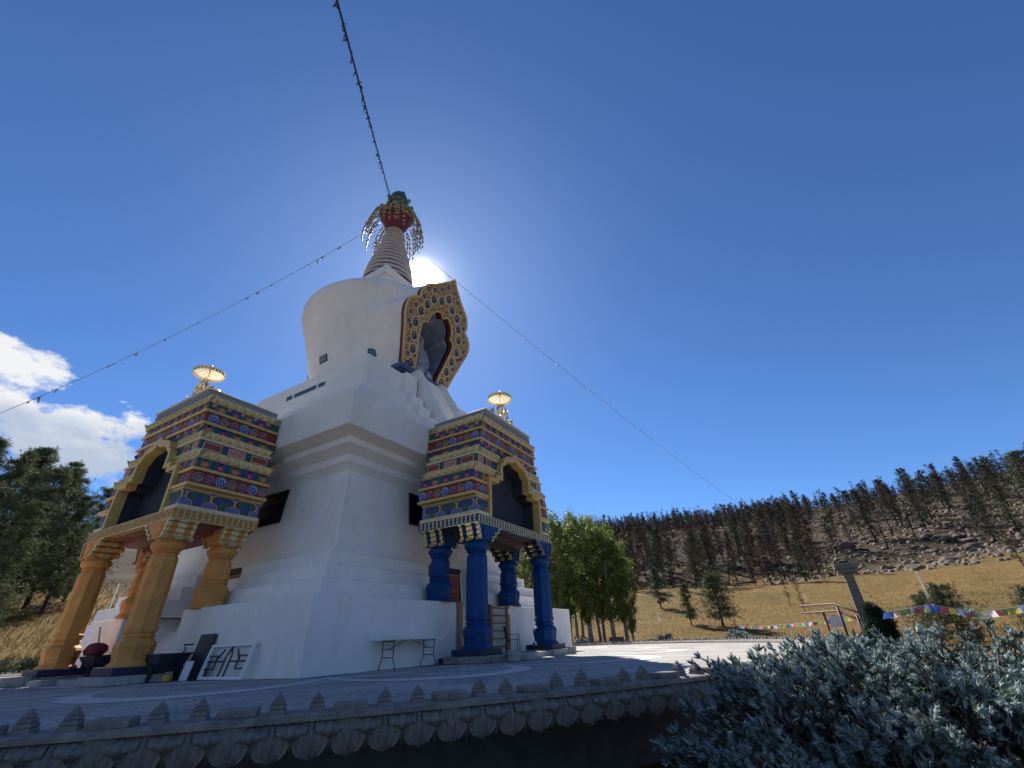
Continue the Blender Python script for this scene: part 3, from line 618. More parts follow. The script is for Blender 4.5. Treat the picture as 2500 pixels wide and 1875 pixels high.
# mirrored so that +x on the right face matches -y on the left face
body_opening('window', -2.0, 2.0, 5.0, 6.38, 'R'); body_opening('window', -2.0, 2.0, 5.0, 6.38, 'L')
body_opening('door_lintel', -1.45, 1.45, 3.33, 3.50, 'R', pane=False); body_opening('door_lintel', -1.45, 1.45, 3.33, 3.50, 'L', pane=False)
for face in ('R', 'L'):
    f = body_opening('door', -1.36, 1.36, 1.86, 3.34, face, pane=False)
    for c in (-0.55, 0.55):
        m = MB(); y = -aw(1.9) - 0.03
        m.box(c - .48, c + .48, y - .03, y, 1.9, 3.2); lf = m.build('door_leaf', RED, f)
        m = MB()
        for q in (c - .48, c + .42): m.box(q, q + .06, y - .045, y - .031, 1.9, 3.2)
        for q in (1.9, 2.5, 3.14): m.box(c - .42, c + .42, y - .045, y - .031, q, q + .06)
        m.build('door_frame', WOOD, lf)

# ------------------------------------------------------------------ porticoes
CORN = mat('cornice_ground', (0.36, 0.26, 0.11), 0.55, 0.1, var=0.2, scale=8)
SPIRALS = [medal('spiral_medallion', LBLUE, BLUE, LBLUE, 0.175), medal('spiral_medallion', PINK, GREEN, PINK, 0.165, -1), medal('spiral_medallion', ORNG, BLUE, ORNG, 0.155)]
def lobed(R_, n, amp, ph=0, k=40, flat=None):
    out = []
    for i in range(k):
        t = 2 * pi * i / k; r = R_ * (1 - amp + amp * abs(cos(n * t / 2 + ph))); x, z = r * cos(t), r * sin(t)
        if flat is not None: z = min(z, flat)
        out.append((x, z))
    return out
def cloud_motif(c1, c2):
    m = MB(); m.plate([(x, z - 0.02) for x, z in lobed(0.25, 6, 0.22)], -0.02, 0, 0.03); m.plate([(x, z * .8 - 0.03) for x, z in lobed(0.13, 5, 0.2)], -0.03, 1, 0.012); m.plate(circle(0.05, 10, (0, -.05)), -0.038, 2, 0.01)
    m.v = [(x * 1.12, y, max(-0.165, min(0.165, z * 1.0))) for x, y, z in m.v]
    return m.mesh('cloud_motif', [c1, c2, PINK])
CLOUDS = [cloud_motif(BLUE, mat('motif_red', (0.33, 0.03, 0.035), 0.6)), cloud_motif(GREEN, ORNG)]
m = MB(); m.plate([(x, z) for x, z in lobed(0.13, 5, 0.25)], -0.014, 0, 0.02); m.plate(circle(0.05, 10), -0.02, 1, 0.01)
PINKF = m.mesh('pink_motif', [PINK, mat('motif_pale_pink', (0.62, 0.34, 0.30), 0.65)])
def quat_motif():
    def tre(s_):
        out = []
        for cx, cz, a0, a1 in ((0.16, 0.02, 90, -30), (0.0, -0.13, 20, -200), (-0.16, 0.02, 210, 90)):
            for i in range(8): t = R(a0 + (a1 - a0) * i / 7); out.append((cx * s_ + 0.125 * s_ * cos(t), cz * s_ + 0.115 * s_ * sin(t)))
        return out
    m = MB(); m.plate(tre(1.14), -0.022, 0, 0.03); m.plate(tre(1.02), -0.028, 1); m.plate(tre(0.90), -0.032, 2)
    m.plate([(x * .9 - .14, z * 1.0 + .03) for x, z in circle(.088, 12)], -0.037, 3); m.plate([(x * .9 + .14, z * 1.0 + .03) for x, z in circle(.088, 12)], -0.037, 3); m.plate([(x, z * 1.15 - .09) for x, z in circle(.105, 14)], -0.041, 4); 
    m.v = [(x * 1.28, y, max(-.235, min(.235, z * 1.32 + 0.03))) for x, y, z in m.v]
    return m
QM = quat_motif(); QUATS = [QM.mesh('quatrefoil_motif', [GOLDR, DRED, TEAL, BLUE, GREEN]), QM.mesh('quatrefoil_motif', [GOLDR, DRED, TEAL, GREEN, BLUE])]
m = MB(); w, h, d = 0.175, 0.145, 0.13
m.add([(-w, 0, -h), (w, 0, -h), (0, 0, h), (0, -d, -h * .35)], [(0, 1, 3), (1, 2, 3), (2, 0, 3)]); m.add([(w, 0, -h), (0.02, 0, h), (w * 2, 0, h), (w, -d * .35, h * .35)], [(0, 2, 3), (2, 1, 3), (1, 0, 3)])
STUD = m.mesh('pyramid_stud', mat('stud_gold', (0.68, 0.52, 0.23), 0.5, 0.1, var=0.15, scale=9))
def panel_mesh(w, ground):
    m = MB(); m.box(-w / 2, w / 2, -0.016, 0.01, -0.13, 0.13, 0); m.box(-w / 2 + .022, w / 2 - .022, -0.0185, -0.0165, -0.108, 0.108, 1); return m.mesh('inset_panel', [CREAM, ground])
PANELS = [panel_mesh(0.62, RED), panel_mesh(0.62, PINK), panel_mesh(0.34, RED), panel_mesh(0.34, PINK)]
def lotus_petal_mesh():
    m = MB(); m.plate([(x, z) for x, z in ((-.06, -.19), (.06, -.19), (.075, .02), (.05, .13), (0, .185), (-.05, .13), (-.075, .02))], -0.02, 0, 0.025); m.plate([(-.03, -.16), (.03, -.16), (.04, .02), (0, .12), (-.04, .02)], -0.026, 1); return m.mesh('lotus_petal', [LOTUSG, mat('lotus_centre', (0.16, 0.17, 0.24), 0.7)])
LOTUSP = lotus_petal_mesh()

def column_meshes(paint, gold, z0, ztop_shaft=3.345):
    """base, shaft and bulb of one octagonal column standing at z0"""
    ped = MB(); ped.lathe([(.53, 0), (.53, .05), (.47, .10), (.44, .14), (.47, .30), (.50, .50), (.47, .58), (.36, .68), (.37, .705), (.40, .72), (.40, .75), (.37, .78)], 8, rot=pi / 8)
    sh = MB(); zl = ztop_shaft - z0; sh.lathe([(.345, .78), (.39, .84), (.41, .90), (.41, .95), (.385, .98), (.375, zl - .16), (.345, zl - .08), (.315, zl - .03), (.31, zl)], 8, rot=pi / 8)
    bu = MB(); bu.lathe([(.31, zl), (.36, zl + .015), (.36, zl + .04), (.33, zl + .055), (.385, zl + .10), (.43, zl + .17), (.44, zl + .23), (.42, zl + .29), (.36, zl + .33), (.36, zl + .40)], 48, rib=lambda t, k: 1 + (0.028 * abs(cos(t * 6)) if 3 <= k <= 8 else 0))
    return ped.mesh('pedestal', paint), sh.mesh('shaft', paint), bu.mesh('lotus_cushion', paint, True, 55)
def scallop(inner):
    """half profile of the capital bracket from bottom to top: three scrolls stepping outwards"""
    out = [(0.30, 0.0)]
    steps = 3; x0, z0 = 0.34, 0.02; dx = (inner - x0 - .06) / steps; dz = 0.165
    for s_ in range(steps):
        cx, cz = x0 + dx * s_, z0 + dz * s_ + 0.07
        for i in range(7): t = R(-110 + 175 * i / 6); out.append((cx + dx * .62 * cos(t), cz + 0.085 * sin(t)))
    out += [(inner, 0.50), (inner, 0.55)]
    return out
def bracket(paint, gold, so, si, sgn):
    """so: reach to the outer end, si: reach to the inner end; sgn puts the outer end left (-1) or right (+1)"""
    pr = [(sgn * x, z) for x, z in scallop(so)]; pl = [(-sgn * x, z) for x, z in scallop(si)]
    poly = pl[::-1] + pr
    b = MB(); b.prism(poly if sgn > 0 else poly[::-1], -0.40, 0.40)
    b.prism(circle(0.19, 20, (0, .28)), -0.43, -0.401); 
    strips = []
    for prof, sg in ((scallop(so), sgn), (scallop(si), -sgn)):
        for y0, y1 in ((-.43, -.31), (-.13, .13), (.31, .43)):
            g = MB(); off = 0.035; n_ = len(prof) - 1; pts = []
            for x, z in prof[1:]:
                for y in (y0, y1): g.v += [(sg * (x + off), y, z - off * .4), (sg * (x - .05), y, z + .01)]
            for i in range(n_ - 1):
                a, c = 4 * i, 4 * i + 4
                g.f += [(a, c, c + 2, a + 2), (a, a + 1, c + 1, c), (a + 2, c + 2, c + 3, a + 3)]; g.m += [0, 0, 0]
            # the lowest wave curls out into a hook, welded on as a flat ribbon
            x, z = prof[1]; hook = [(x + .09, z - .06), (x + .16, z - .04), (x + .19, z + .02), (x + .16, z + .06)]; prev = (0, 2)
            for hx, hz in hook:
                b0 = len(g.v); g.v += [(sg * hx, y0, hz), (sg * hx, y1, hz)]; g.f.append((prev[0], prev[1], b0 + 1, b0)); g.m.append(0); prev = (b0, b0 + 1)
            strips.append(g.mesh('gilded_wave', gold))
    return b.mesh('bracket', paint), strips

def portico(label, rotz, paint, beamc, soff, gold, ornament):
    root = thing('portico', label, 'portico', (0, 0, 0), rotz)
    YB = -6.95
    def side_band(name, z0, z1, hw, yf, mt, ow=0.0, yb=YB, bev=0.012):
        if not ow:
            m = MB(); m.box(-hw, hw, yf, yb, z0, z1, bev=bev); o = m.build(name, mt, root); return o, o
        m = MB(); m.box(-hw, -ow, yf, yb, z0, z1, bev=bev); a = m.build(name, mt, root)
        m = MB(); m.box(ow, hw, yf, yb, z0, z1, bev=bev); return a, m.build(name, mt, root)
    def faces(parent, hw, yf, z, ow, pick, pitch, name, margin=0.12, yb=YB, eps=0.0, roll=0):
        """rows of motif pieces along the two flanks and the front of a band"""
        n_ = max(1, int(round((yf - yb) * -1 - 2 * margin) / 1)) if False else int((-(yf - yb) - 2 * margin) / pitch) + 1
        y_first = (yf + yb) / 2 - (n_ - 1) * pitch / 2
        i = roll
        for s_ in (-1, 1):
            for q in range(n_): obj(name, pick(i), parent[0 if s_ < 0 else 1], None, (s_ * (hw + eps), y_first + q * pitch, z), R(-90 if s_ < 0 else 90)); i += 1
        segs = [(-hw, -ow), (ow, hw)] if ow else [(-hw, hw)]
        for a, b_ in segs:
            k = int((b_ - a - 2 * margin + 0.06) / pitch) + 1; x0 = (a + b_) / 2 - (k - 1) * pitch / 2
            for q in range(k): obj(name, pick(i), parent[0 if a < 0 else 1], None, (x0 + q * pitch, yf - eps, z), 0.0); i += 1
    # beam slab with its row of small turned ornaments
    b = side_band('beam', 4.30, 4.64, 2.95, -9.70, beamc)[0]
    m = MB()
    def orn(x, y, face):
        for zc, r in ((4.40, .034), (4.47, .022), (4.54, .034)):
            c = {'F': (x, -9.71, zc), 'L': (-2.96, y, zc), 'R': (2.96, y, zc)}[face]
            d = (r, .025, .04) if face == 'F' else (.025, r, .04); m.box(c[0] - d[0], c[0] + d[0], c[1] - d[1], c[1] + d[1], c[2] - d[2], c[2] + d[2])
    for i in range(31): orn(-2.85 + i * 0.19, 0, 'F')
    for i in range(14):
        for f in 'LR': orn(0, -9.6 + i * 0.192, f)
    m.build('beam_ornament', ornament, b, kind='stuff')
    m = MB()
    for z in (4.315, 4.615): m.box(-2.985, 2.985, -9.735, -6.96, z - .012, z + .012)
    m.build('beam_fillet', gold, b)
    m = MB(); m.box(-2.7, 2.7, -9.45, -7.0, 4.24, 4.298); sf = m.build('soffit', soff, root)
    for y in (-9.0, -8.0):
        m = MB(); m.box(-2.3, 2.3, y - .14, y + .14, 4.08, 4.236); m.build('soffit_beam', soff, sf)
    OW = 2.08
    side_band('board', 4.645, 4.77, 2.92, -9.68, CREAM, OW)
    q = side_band('quatrefoil_frieze', 4.772, 5.28, 2.80, -9.58, SLATE, OW); faces(q, 2.80, -9.58, 5.03, OW, lambda i: QUATS[i % 2], 0.80, 'quatrefoil_motif', 0.12)
    side_band('trim_strip', 5.282, 5.338, 2.85, -9.63, CREAM, OW)
    side_band('gold_ledge', 5.34, 5.44, 3.13, -9.70, GOLD, OW)
    q = side_band('spiral_frieze', 5.442, 5.868, 3.03, -9.56, DRED, OW); faces(q, 3.03, -9.56, 5.655, OW, lambda i: SPIRALS[i % 3], 0.375, 'spiral_medallion', 0.16)
    side_band('gold_strip', 5.87, 5.975, 3.11, -9.64, GOLD, OW)
    q = side_band('cloud_frieze', 5.977, 6.318, 2.98, -9.53, TEAL, OW); faces(q, 2.98, -9.53, 6.15, OW, lambda i: CLOUDS[i % 2], 0.52, 'cloud_motif', 0.2); faces(q, 2.98, -9.53, 6.26, OW, lambda i: PINKF, 0.52, 'pink_motif', 0.02)
    q = side_band('pyramid_cornice', 6.32, 6.63, 2.98, -9.55, CORN, 1.53); faces(q, 2.98, -9.55, 6.475, 1.53, lambda i: STUD, 0.35, 'pyramid_stud', 0.2)
    side_band('cream_strip', 6.632, 6.69, 2.82, -9.56, CREAM, 1.2)
    q = side_band('panel_frieze', 6.692, 7.04, 2.72, -9.50, TEAL, 1.2)
    for s_ in (-1, 1):
        for i, y in enumerate((-9.08, -8.22, -7.36)): obj('inset_panel', PANELS[i % 2], q[0 if s_ < 0 else 1], None, (s_ * 2.72, y, 6.865), R(90 * s_))
        for i, x in enumerate((2.42, 1.86)): obj('inset_panel', PANELS[(i + 1) % 2 + 2], q[0 if s_ < 0 else 1], None, (s_ * x, -9.50, 6.865), 0)
    side_band('cream_strip', 7.042, 7.13, 2.74, -9.57, CREAM, 1.2)
    q = side_band('pyramid_cornice', 7.132, 7.44, 2.62, -9.50, CORN, 0.95); faces(q, 2.62, -9.50, 7.285, 0.95, lambda i: STUD, 0.35, 'pyramid_stud', 0.2)
    YT = -6.62
    q = side_band('cloud_frieze', 7.442, 7.74, 2.36, -9.44, TEAL, 0, YT); faces(q, 2.36, -9.44, 7.59, 1.0, lambda i: CLOUDS[i % 2], 0.52, 'cloud_motif', 0.2); faces(q, 2.36, -9.44, 7.70, 0.6, lambda i: PINKF, 0.52, 'pink_motif', 0.02)
    side_band('gold_strip', 7.742, 7.85, 2.44, -9.53, GOLD, 0, YT)
    q = side_band('spiral_frieze', 7.852, 8.25, 2.30, -9.44, DRED, 0, YT); faces(q, 2.30, -9.44, 8.05, 0, lambda i: SPIRALS[i % 3], 0.385, 'spiral_medallion', 0.16)
    side_band('gold_strip', 8.252, 8.355, 2.38, -9.52, GOLD, 0, YT)
    q = side_band('cloud_frieze', 8.357, 8.64, 2.28, -9.43, TEAL, 0, YT); faces(q, 2.28, -9.43, 8.49, 0, lambda i: CLOUDS[i % 2], 0.52, 'cloud_motif', 0.2, roll=1); faces(q, 2.28, -9.43, 8.60, 0, lambda i: PINKF, 0.52, 'pink_motif', 0.02)
    q = side_band('pyramid_cornice', 8.642, 8.93, 2.34, -9.50, CORN, 0, YT); faces(q, 2.34, -9.50, 8.785, 0, lambda i: STUD, 0.35, 'pyramid_stud', 0.2)
    q = side_band('lotus_frieze', 8.932, 9.28, 1.92, -9.44, LOTUSG, 0, YT); faces(q, 1.92, -9.44, 9.10, 0, lambda i: LOTUSP, 0.155, 'lotus_petal', 0.06)
    side_band('roof', 9.282, 9.35, 2.0, -9.52, ROOFW, 0, YT)
    # recessed opening with its cusped gold surround
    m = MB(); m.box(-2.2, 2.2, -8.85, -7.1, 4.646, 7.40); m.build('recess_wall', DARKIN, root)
    o_ = [(2.12, 4.645), (2.12, 6.22), (1.57, 6.22), (1.57, 6.42), (1.24, 6.42), (1.24, 6.92), (1.02, 7.08), (.96, 7.25), (.85, 7.38), (.66, 7.46), (.42, 7.50), (.2, 7.58), (0, 7.76)]
    i_ = [(1.97, 4.645), (1.97, 6.07), (1.42, 6.07), (1.42, 6.27), (1.09, 6.27), (1.09, 6.86), (.90, 6.98), (.82, 7.10), (.73, 7.18), (.56, 7.23), (.36, 7.25), (.16, 7.30), (0, 7.42)]
    fo = o_ + [(-x, z) for x, z in o_[-2::-1]]; fi = i_ + [(-x, z) for x, z in i_[-2::-1]]; k = len(fo); m = MB()
    for y in (-9.72, -9.38): m.v += [(x, y, z) for x, z in fo] + [(x, y, z) for x, z in fi]
    for i in range(k - 1):
        m.f += [(i, k + i, k + i + 1, i + 1), (i + 1, 2 * k + i + 1, 2 * k + i, i), (k + i, 3 * k + i, 3 * k + i + 1, k + i + 1)]; m.m += [0, 0, 0]
    m.build('arch_surround', CREAM if gold is GOLDM and False else mat('arch_gold', (0.58, 0.40, 0.12), 0.5, 0.1, var=0.12, scale=5), root)
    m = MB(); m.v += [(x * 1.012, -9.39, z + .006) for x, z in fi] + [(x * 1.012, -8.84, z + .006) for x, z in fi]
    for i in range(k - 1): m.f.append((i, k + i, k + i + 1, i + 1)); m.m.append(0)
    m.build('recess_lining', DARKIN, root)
    # four columns: the front pair on stone blocks on the deck, the rear pair on the plinth
    for y, z0 in ((-9.333, 0.39), (-7.656, 1.87)):
        ped, sh, bu = column_meshes(paint, gold, z0)
        for s_ in (-1, 1):
            c = bpy.data.objects.new('column', None); COL.objects.link(c); c.parent = root; c.location = (s_ * 2.444, y, z0)
            obj('pedestal', ped, c); obj('shaft', sh, c); obj('lotus_cushion', bu, c)
            bk, gw = bracket(paint, gold, 0.54, 0.98, s_)
            obj('bracket', bk, c, None, (0, 0, 3.745 - z0))
            for w_ in gw: obj('gilded_wave', w_, c, None, (0, 0, 3.745 - z0))
            if z0 < 1:
                m = MB(); m.box(-.60, .60, -.60, .60, -.19, -.002, bev=0.01); m.build('base_block', NAVY, c)
                m = MB(); m.box(-.78, .78, -.78, .78, -.39, -.192, bev=0.015); m.build('plinth_block', CONC if s_ > 0 else STONE, c)
    return root
GOLDW = mat('pale_gilding', (0.66, 0.52, 0.24), 0.35, 0.55, var=0.12, scale=9)
portico('portico with blue columns and tiered painted cornice, on the right face of the stupa', 0.0, COLB, mat('beam_navy', (0.025, 0.05, 0.13), 0.55, var=0.1), SOFB, GOLDM, CREAM)
portico('portico with orange columns and tiered painted cornice, on the left face of the stupa', R(-90), COLO, mat('beam_orange', (0.46, 0.22, 0.055), 0.55, var=0.1), SOFO, GOLDW, GOLDR)

# ------------------------------------------------------------------ gilded wheels, parasols and deer on the portico roofs
def wheel(label, loc, rotz):
    t = thing('dharma_wheel', label, 'wheel ornament', loc, rotz, 'gilded wheels on the portico roofs')
    m = MB(); m.lathe([(.34, 0), (.36, .05), (.26, .09), (.30, .15), (.18, .20), (.12, .24)], 20); m.build('lotus_base', GOLDM, t, True, 40)
    m = MB(); ring = [(0.44 * cos(2 * pi * i / 28), 0, 0.66 + 0.44 * sin(2 * pi * i / 28)) for i in range(29)]; m.tube(ring, 0.05, 6, cap=False); m.tube([(x * .86, y, (z - .66) * .86 + .66) for x, y, z in ring], 0.02, 5, cap=False); m.build('rim', GOLDM, t, True)
    m = MB(); m.sphere((0, 0, .66), .12, 12, 8); m.build('hub', GOLDM, t, True)
    for k in range(8):
        a = k * pi / 4; m = MB(); m.tube([(0.1 * cos(a), 0, .66 + .1 * sin(a)), (.22 * cos(a), 0, .66 + .22 * sin(a)), (.42 * cos(a), 0, .66 + .42 * sin(a))], [.022, .038, .018], 6); m.sphere((.49 * cos(a), 0, .66 + .49 * sin(a)), .05, 6, 5); m.build('spoke', GOLDM, t, True)
    for s_ in (-1, 1):
        for q in range(2 if s_ < 0 else 3): a = R(-20 + 50 * q) if s_ > 0 else R(200 - 50 * q); m = MB(); m.tube([(.46 * cos(a), 0, .66 + .46 * sin(a)), (.58 * cos(a), 0, .68 + .56 * sin(a)), (.54 * cos(a) + .05 * s_, 0, .76 + .56 * sin(a))], [.03, .025, .008], 5); m.build('flame', GOLDM, t, True)
    pz_ = 1.62
    m = MB(); m.tube([(0, .12, .1), (0, .12, pz_ + .22)], .022, 6); pole = m.build('parasol_pole', GOLDM, t, True)
    m = MB(); m.lathe([(.56, pz_ - .10), (.58, pz_ - .02), (.55, pz_), (.42, pz_ + .07), (.22, pz_ + .12), (.04, pz_ + .145)], 32, (0, .12, 0), cap=False); m.build('parasol_canopy', mat('parasol_cloth', (0.72, 0.66, 0.50), 0.6, var=0.06, transl=0.45), t, True)
    m = MB()
    for k in range(12): a = 2 * pi * k / 12; m.tube([(0, .12, pz_ + .125), (.54 * cos(a), .12 + .54 * sin(a), pz_ - .015)], .012, 4)
    m.build('parasol_ribs', GOLDM, t)
    m = MB()
    for k in range(28): a = 2 * pi * k / 28; m.plate([(.0, 0)] * 0 + [(-.06, -.12 + pz_ - .06), (.06, -.12 + pz_ - .06), (.06, pz_ - .06), (-.06, pz_ - .06)], 0) if False else m.obox((.575 * cos(a), .12 + .575 * sin(a), pz_ - .135), (-sin(a) * .05, cos(a) * .05, 0), (cos(a) * .008, sin(a) * .008, 0), (0, 0, .05))
    m.build('parasol_valance', GOLDM, t)
    m = MB(); m.lathe([(.05, pz_ + .13), (.08, pz_ + .17), (.04, pz_ + .2), (.06, pz_ + .24), (.005, pz_ + .34)], 10, (0, .12, 0)); m.build('parasol_finial', GOLDM, t, True)
    return t
def deer(label, loc, rotz, group):
    """reclining deer with raised head, one skinned body; faces local +x"""
    me = bpy.data.meshes.new('deer')
    V = [(-.22, 0, .15), (-.05, 0, .17), (.14, 0, .17), (.22, 0, .30), (.27, 0, .44), (.39, 0, .42), (.24, .05, .50), (.25, .09, .60), (.24, -.05, .50), (.25, -.09, .60), (.20, .09, .06), (.36, .10, .045), (.20, -.09, .06), (.36, -.10, .045), (-.16, .12, .07), (.02, .14, .045), (-.16, -.12, .07), (.02, -.14, .045), (-.34, 0, .16)]
    E_ = [(0, 1), (1, 2), (2, 3), (3, 4), (4, 5), (4, 6), (6, 7), (4, 8), (8, 9), (2, 10), (10, 11), (2, 12), (12, 13), (0, 14), (14, 15), (0, 16), (16, 17), (0, 18)]
    Rr = [.11, .125, .105, .06, .062, .03, .025, .012, .025, .012, .045, .022, .045, .022, .06, .025, .06, .025, .02]
    me.from_pydata(V, E_, []); me.materials.append(GOLDM)
    o = obj('deer', me, None, None, loc, rotz); o.scale = (1.25, 1.25, 1.25)
    sk = o.modifiers.new('skin', 'SKIN'); sk.use_smooth_shade = True
    for i, d in enumerate(me.skin_vertices[0].data): d.radius = (Rr[i], Rr[i]); d.use_root = (i == 1)
    o.modifiers.new('sub', 'SUBSURF').levels = 2; o.modifiers['sub'].render_levels = 2
    return tag(o, label, 'deer statue', group)
RZ = 9.352
wheel('gilded wheel under a parasol on the roof of the blue-columned portico', (0.12, -9.05, RZ), 0)
wheel('gilded wheel under a parasol on the roof of the orange-columned portico', (-9.05, -0.12, RZ), R(-90))
G = 'gilded deer on the portico roofs'
deer('gilded deer left of the wheel on the blue-columned portico', (-1.0, -9.0, RZ), 0, G); deer('gilded deer right of the wheel on the blue-columned portico', (1.3, -9.0, RZ), pi, G)
deer('gilded deer left of the wheel on the orange-columned portico', (-9.0, 1.15, RZ), -pi / 2, G); deer('gilded deer right of the wheel on the orange-columned portico', (-9.0, -1.15, RZ), pi / 2, G)
# seated figure inside the niche
me = bpy.data.meshes.new('statue')
V = [(0, 0, .25), (0, 0, .7), (0, 0, 1.25), (0, 0, 1.55), (0, -.02, 1.85), (0, -.02, 2.1), (.42, 0, 1.30), (.58, -.1, .85), (.25, -.42, .62), (-.42, 0, 1.30), (-.58, -.1, .85), (-.25, -.42, .62), (.75, -.35, .2), (.05, -.65, .2), (-.75, -.35, .2), (-.05, -.60, .34)]
E_ = [(0, 1), (1, 2), (2, 3), (3, 4), (4, 5), (2, 6), (6, 7), (7, 8), (2, 9), (9, 10), (10, 11), (0, 12), (12, 13), (0, 14), (14, 15)]
Rr = [.42, .34, .40, .14, .24, .12, .19, .14, .10, .19, .14, .10, .26, .16, .26, .16]
me.from_pydata(V, E_, []); me.materials.append(mat('statue_patina', (0.30, 0.30, 0.36), 0.5, 0.1, var=0.25))
o = obj('statue', me, None, None, (0, -3.55, 13.66)); o.scale = (1.05, 0.9, 1.5)
o.modifiers.new('skin', 'SKIN').use_smooth_shade = True
for i, d in enumerate(me.skin_vertices[0].data): d.radius = (Rr[i], Rr[i]); d.use_root = (i == 0)
s_ = o.modifiers.new('sub', 'SUBSURF'); s_.levels = 2; s_.render_levels = 2
tag(o, 'dark seated statue inside the niche of the dome', 'statue')

# ------------------------------------------------------------------ things standing on the deck
def folding_table():
    t = thing('folding_table', 'white folding table with grey steel legs standing along the plinth', 'table', (-4.66, -8.42, 0))
    m = MB(); m.box(-1.2, 1.2, -.37, .37, .725, .765, bev=0.012); m.build('tabletop', WPAINT, t)
    for s_ in (-1, 1):
        x = s_ * 0.88
        m = MB(); r = .014
        for y in (-.25, .25): 
            k = 1 if y > 0 else -1
            m.tube([(x, y * .85, .724), (x, y * .85, .36), (x, y * .8, .30), (x, y * 1.18, .08), (x, y * 1.18, .0)], r, 6)
        m.tube([(x, -.21, .70), (x, .21, .70)], r, 6); m.tube([(x, -.20, .30), (x, .20, .30)], r, 6); m.build('leg_frame', GREYM, t, True)
        m = MB(); m.tube([(x, 0, .50), (s_ * .10, 0, .72)], .011, 5); m.tube([(x, -.21, .50), (x, .21, .50)], .011, 5); m.build('brace', GREYM, t, True)
folding_table()
def metal_chair(name, label, loc, rz, g):
    t = thing(name, label, 'chair', loc, rz, g); r = .013
    for s_ in (-1, 1):
        m = MB(); x = s_ * .27
        m.tube([(x, -.25, 0), (x, -.25, .62), (x, .20, .64)], r, 6); m.tube([(x, .25, 0), (x, .20, .45), (x, .30, .92)], r, 6); m.build('side_frame', BLACKM, t, True)
    m = MB(); m.box(-.25, .25, -.24, .22, .42, .445, bev=.008); m.build('seat', BLACKM, t)
    for k in range(6):
        m = MB(); x = -.2 + k * .08; m.bar((x, .225, .47), (x, .295, .90), .035, .01); m.build('back_slat', BLACKM, t)
    m = MB(); m.tube([(-.27, .30, .91), (.27, .30, .91)], r, 6); m.build('back_rail', BLACKM, t, True)
    return t
m = MB(); m.box(-1.75, 1.75, -9.95, -8.06, -0.004, .16, bev=.012); m.build('landing', CONC).update_tag(); tag(bpy.data.objects['landing'], 'low grey concrete landing in front of the stairs between the blue columns', 'landing')
metal_chair('metal_armchair', 'black metal armchair with slatted back in front of the wooden rack between the blue columns', (1.28, -8.45, .16), R(20), None)
metal_chair('metal_armchair', 'black metal armchair half hidden behind the front blue column', (-1.50, -8.55, .16), R(165), None)
t = thing('wooden_rack', 'tall red-brown wooden rack with rungs leaning behind the metal armchair', 'rack', (.72, -8.18, .16))
for s_ in (-1, 1): m = MB(); m.box(s_ * .66 - .09, s_ * .66 + .09, -.09, .05, 0, 1.68, bev=.01); m.build('upright', WOOD if s_ > 0 else WOODR, t)
for k in range(6): m = MB(); m.box(-.57, .57, -.06, .02, .2 + k * .27, .245 + k * .27); m.build('rung', WOODR, t)
m = MB(); m.box(.60, .74, -.096, -.091, 1.38, 1.56); m.build('paper_notice', WPAINT, t)
m = MB(); m.box(-.13, .13, -.05, .05, 0, 1.72, bev=.008); o = m.build('timber_board', WOOD, loc=(-1.68, -8.03, .162)); tag(o, 'upright raw timber board at the end of the right-hand plinth', 'board')
rng = random.Random(9)
def blocks(name, label, spots, mt, cat='block', group=None):
    for (x, y, z, w, d, h, a), lb in zip(spots, label):
        m = MB(); m.box(-w / 2, w / 2, -d / 2, d / 2, 0, h, bev=.01); o = m.build(name, mt, loc=(x, y, z), rotz=R(a)); tag(o, lb, cat, group)
blocks('paving_slab', ['large grey slab at the foot of the front blue column', 'upright grey slab leaning by the front blue column', 'small grey slab in front of the blue columns', 'grey slab at the right foot of the far blue column', 'small cube block outside the far blue column'],
       [(-1.45, -10.05, 0, .6, .5, .22, 5), (-1.95, -10.42, 0, .3, .25, .30, -8), (-1.25, -10.45, 0, .45, .3, .14, 12), (3.35, -9.6, 0, .55, .6, .30, 3), (2.75, -10.35, 0, .3, .28, .26, 10)], CONC)
m = MB(); m.box(-2.9, -2.2, -8.5, -8.1, 0, .16, bev=.01); m.build('step_block', NAVY); tag(bpy.data.objects['step_block'], 'dark low step block beside the front blue column', 'block')
# left side: white frame, slim panel, covered cart, wheelbarrow, rod, orange ball
def leaning_frame():
    t = thing('carved_frame', 'white carved lattice frame leaning against the left plinth wall', 'frame', (-8.32, -5.2, 0), R(-90)); t.rotation_euler = (R(-14), 0, R(-90))
    W_, H_ = .96, .84
    for s_ in (-1, 1): m = MB(); m.box(s_ * W_ - .04, s_ * W_ + .04, -.05, .03, 0, H_, bev=.006); m.build('stile', WPAINT, t)
    for z in (0.0, H_ - .07): m = MB(); m.box(-W_ + .042, W_ - .042, -.045, .025, z, z + .07, bev=.006); m.build('rail', WPAINT, t)
    def piece(pts): m = MB(); [m.bar((a[0], -.01, a[1]), (b[0], -.01, b[1]), .03, .04) for a, b in zip(pts, pts[1:])]; m.build('lattice_bar', GREYM, t)
    piece([(-.12, .07), (-.12, .55), (0, .76), (.12, .55), (.12, .07)])
    for s_ in (-1, 1):
        piece([(s_ * .9, .42), (s_ * .55, .42), (s_ * .3, .70)]); piece([(s_ * .9, .25), (s_ * .5, .25), (s_ * .5, .55), (s_ * .9, .55)]); piece([(s_ * .12, .42), (s_ * .5, .42)])
leaning_frame()
m = MB(); m.box(-.36, .36, -.05, .05, 0, 1.12, bev=.015); m.box(-.27, .27, -.058, -.051, .55, 1.02); t = m.build('wall_panel', CARTP, loc=(-8.24, -3.72, 0)); t.rotation_euler = (R(-9), 0, R(-90)); tag(t, 'tall narrow dark panel leaning beside the white frame', 'panel')
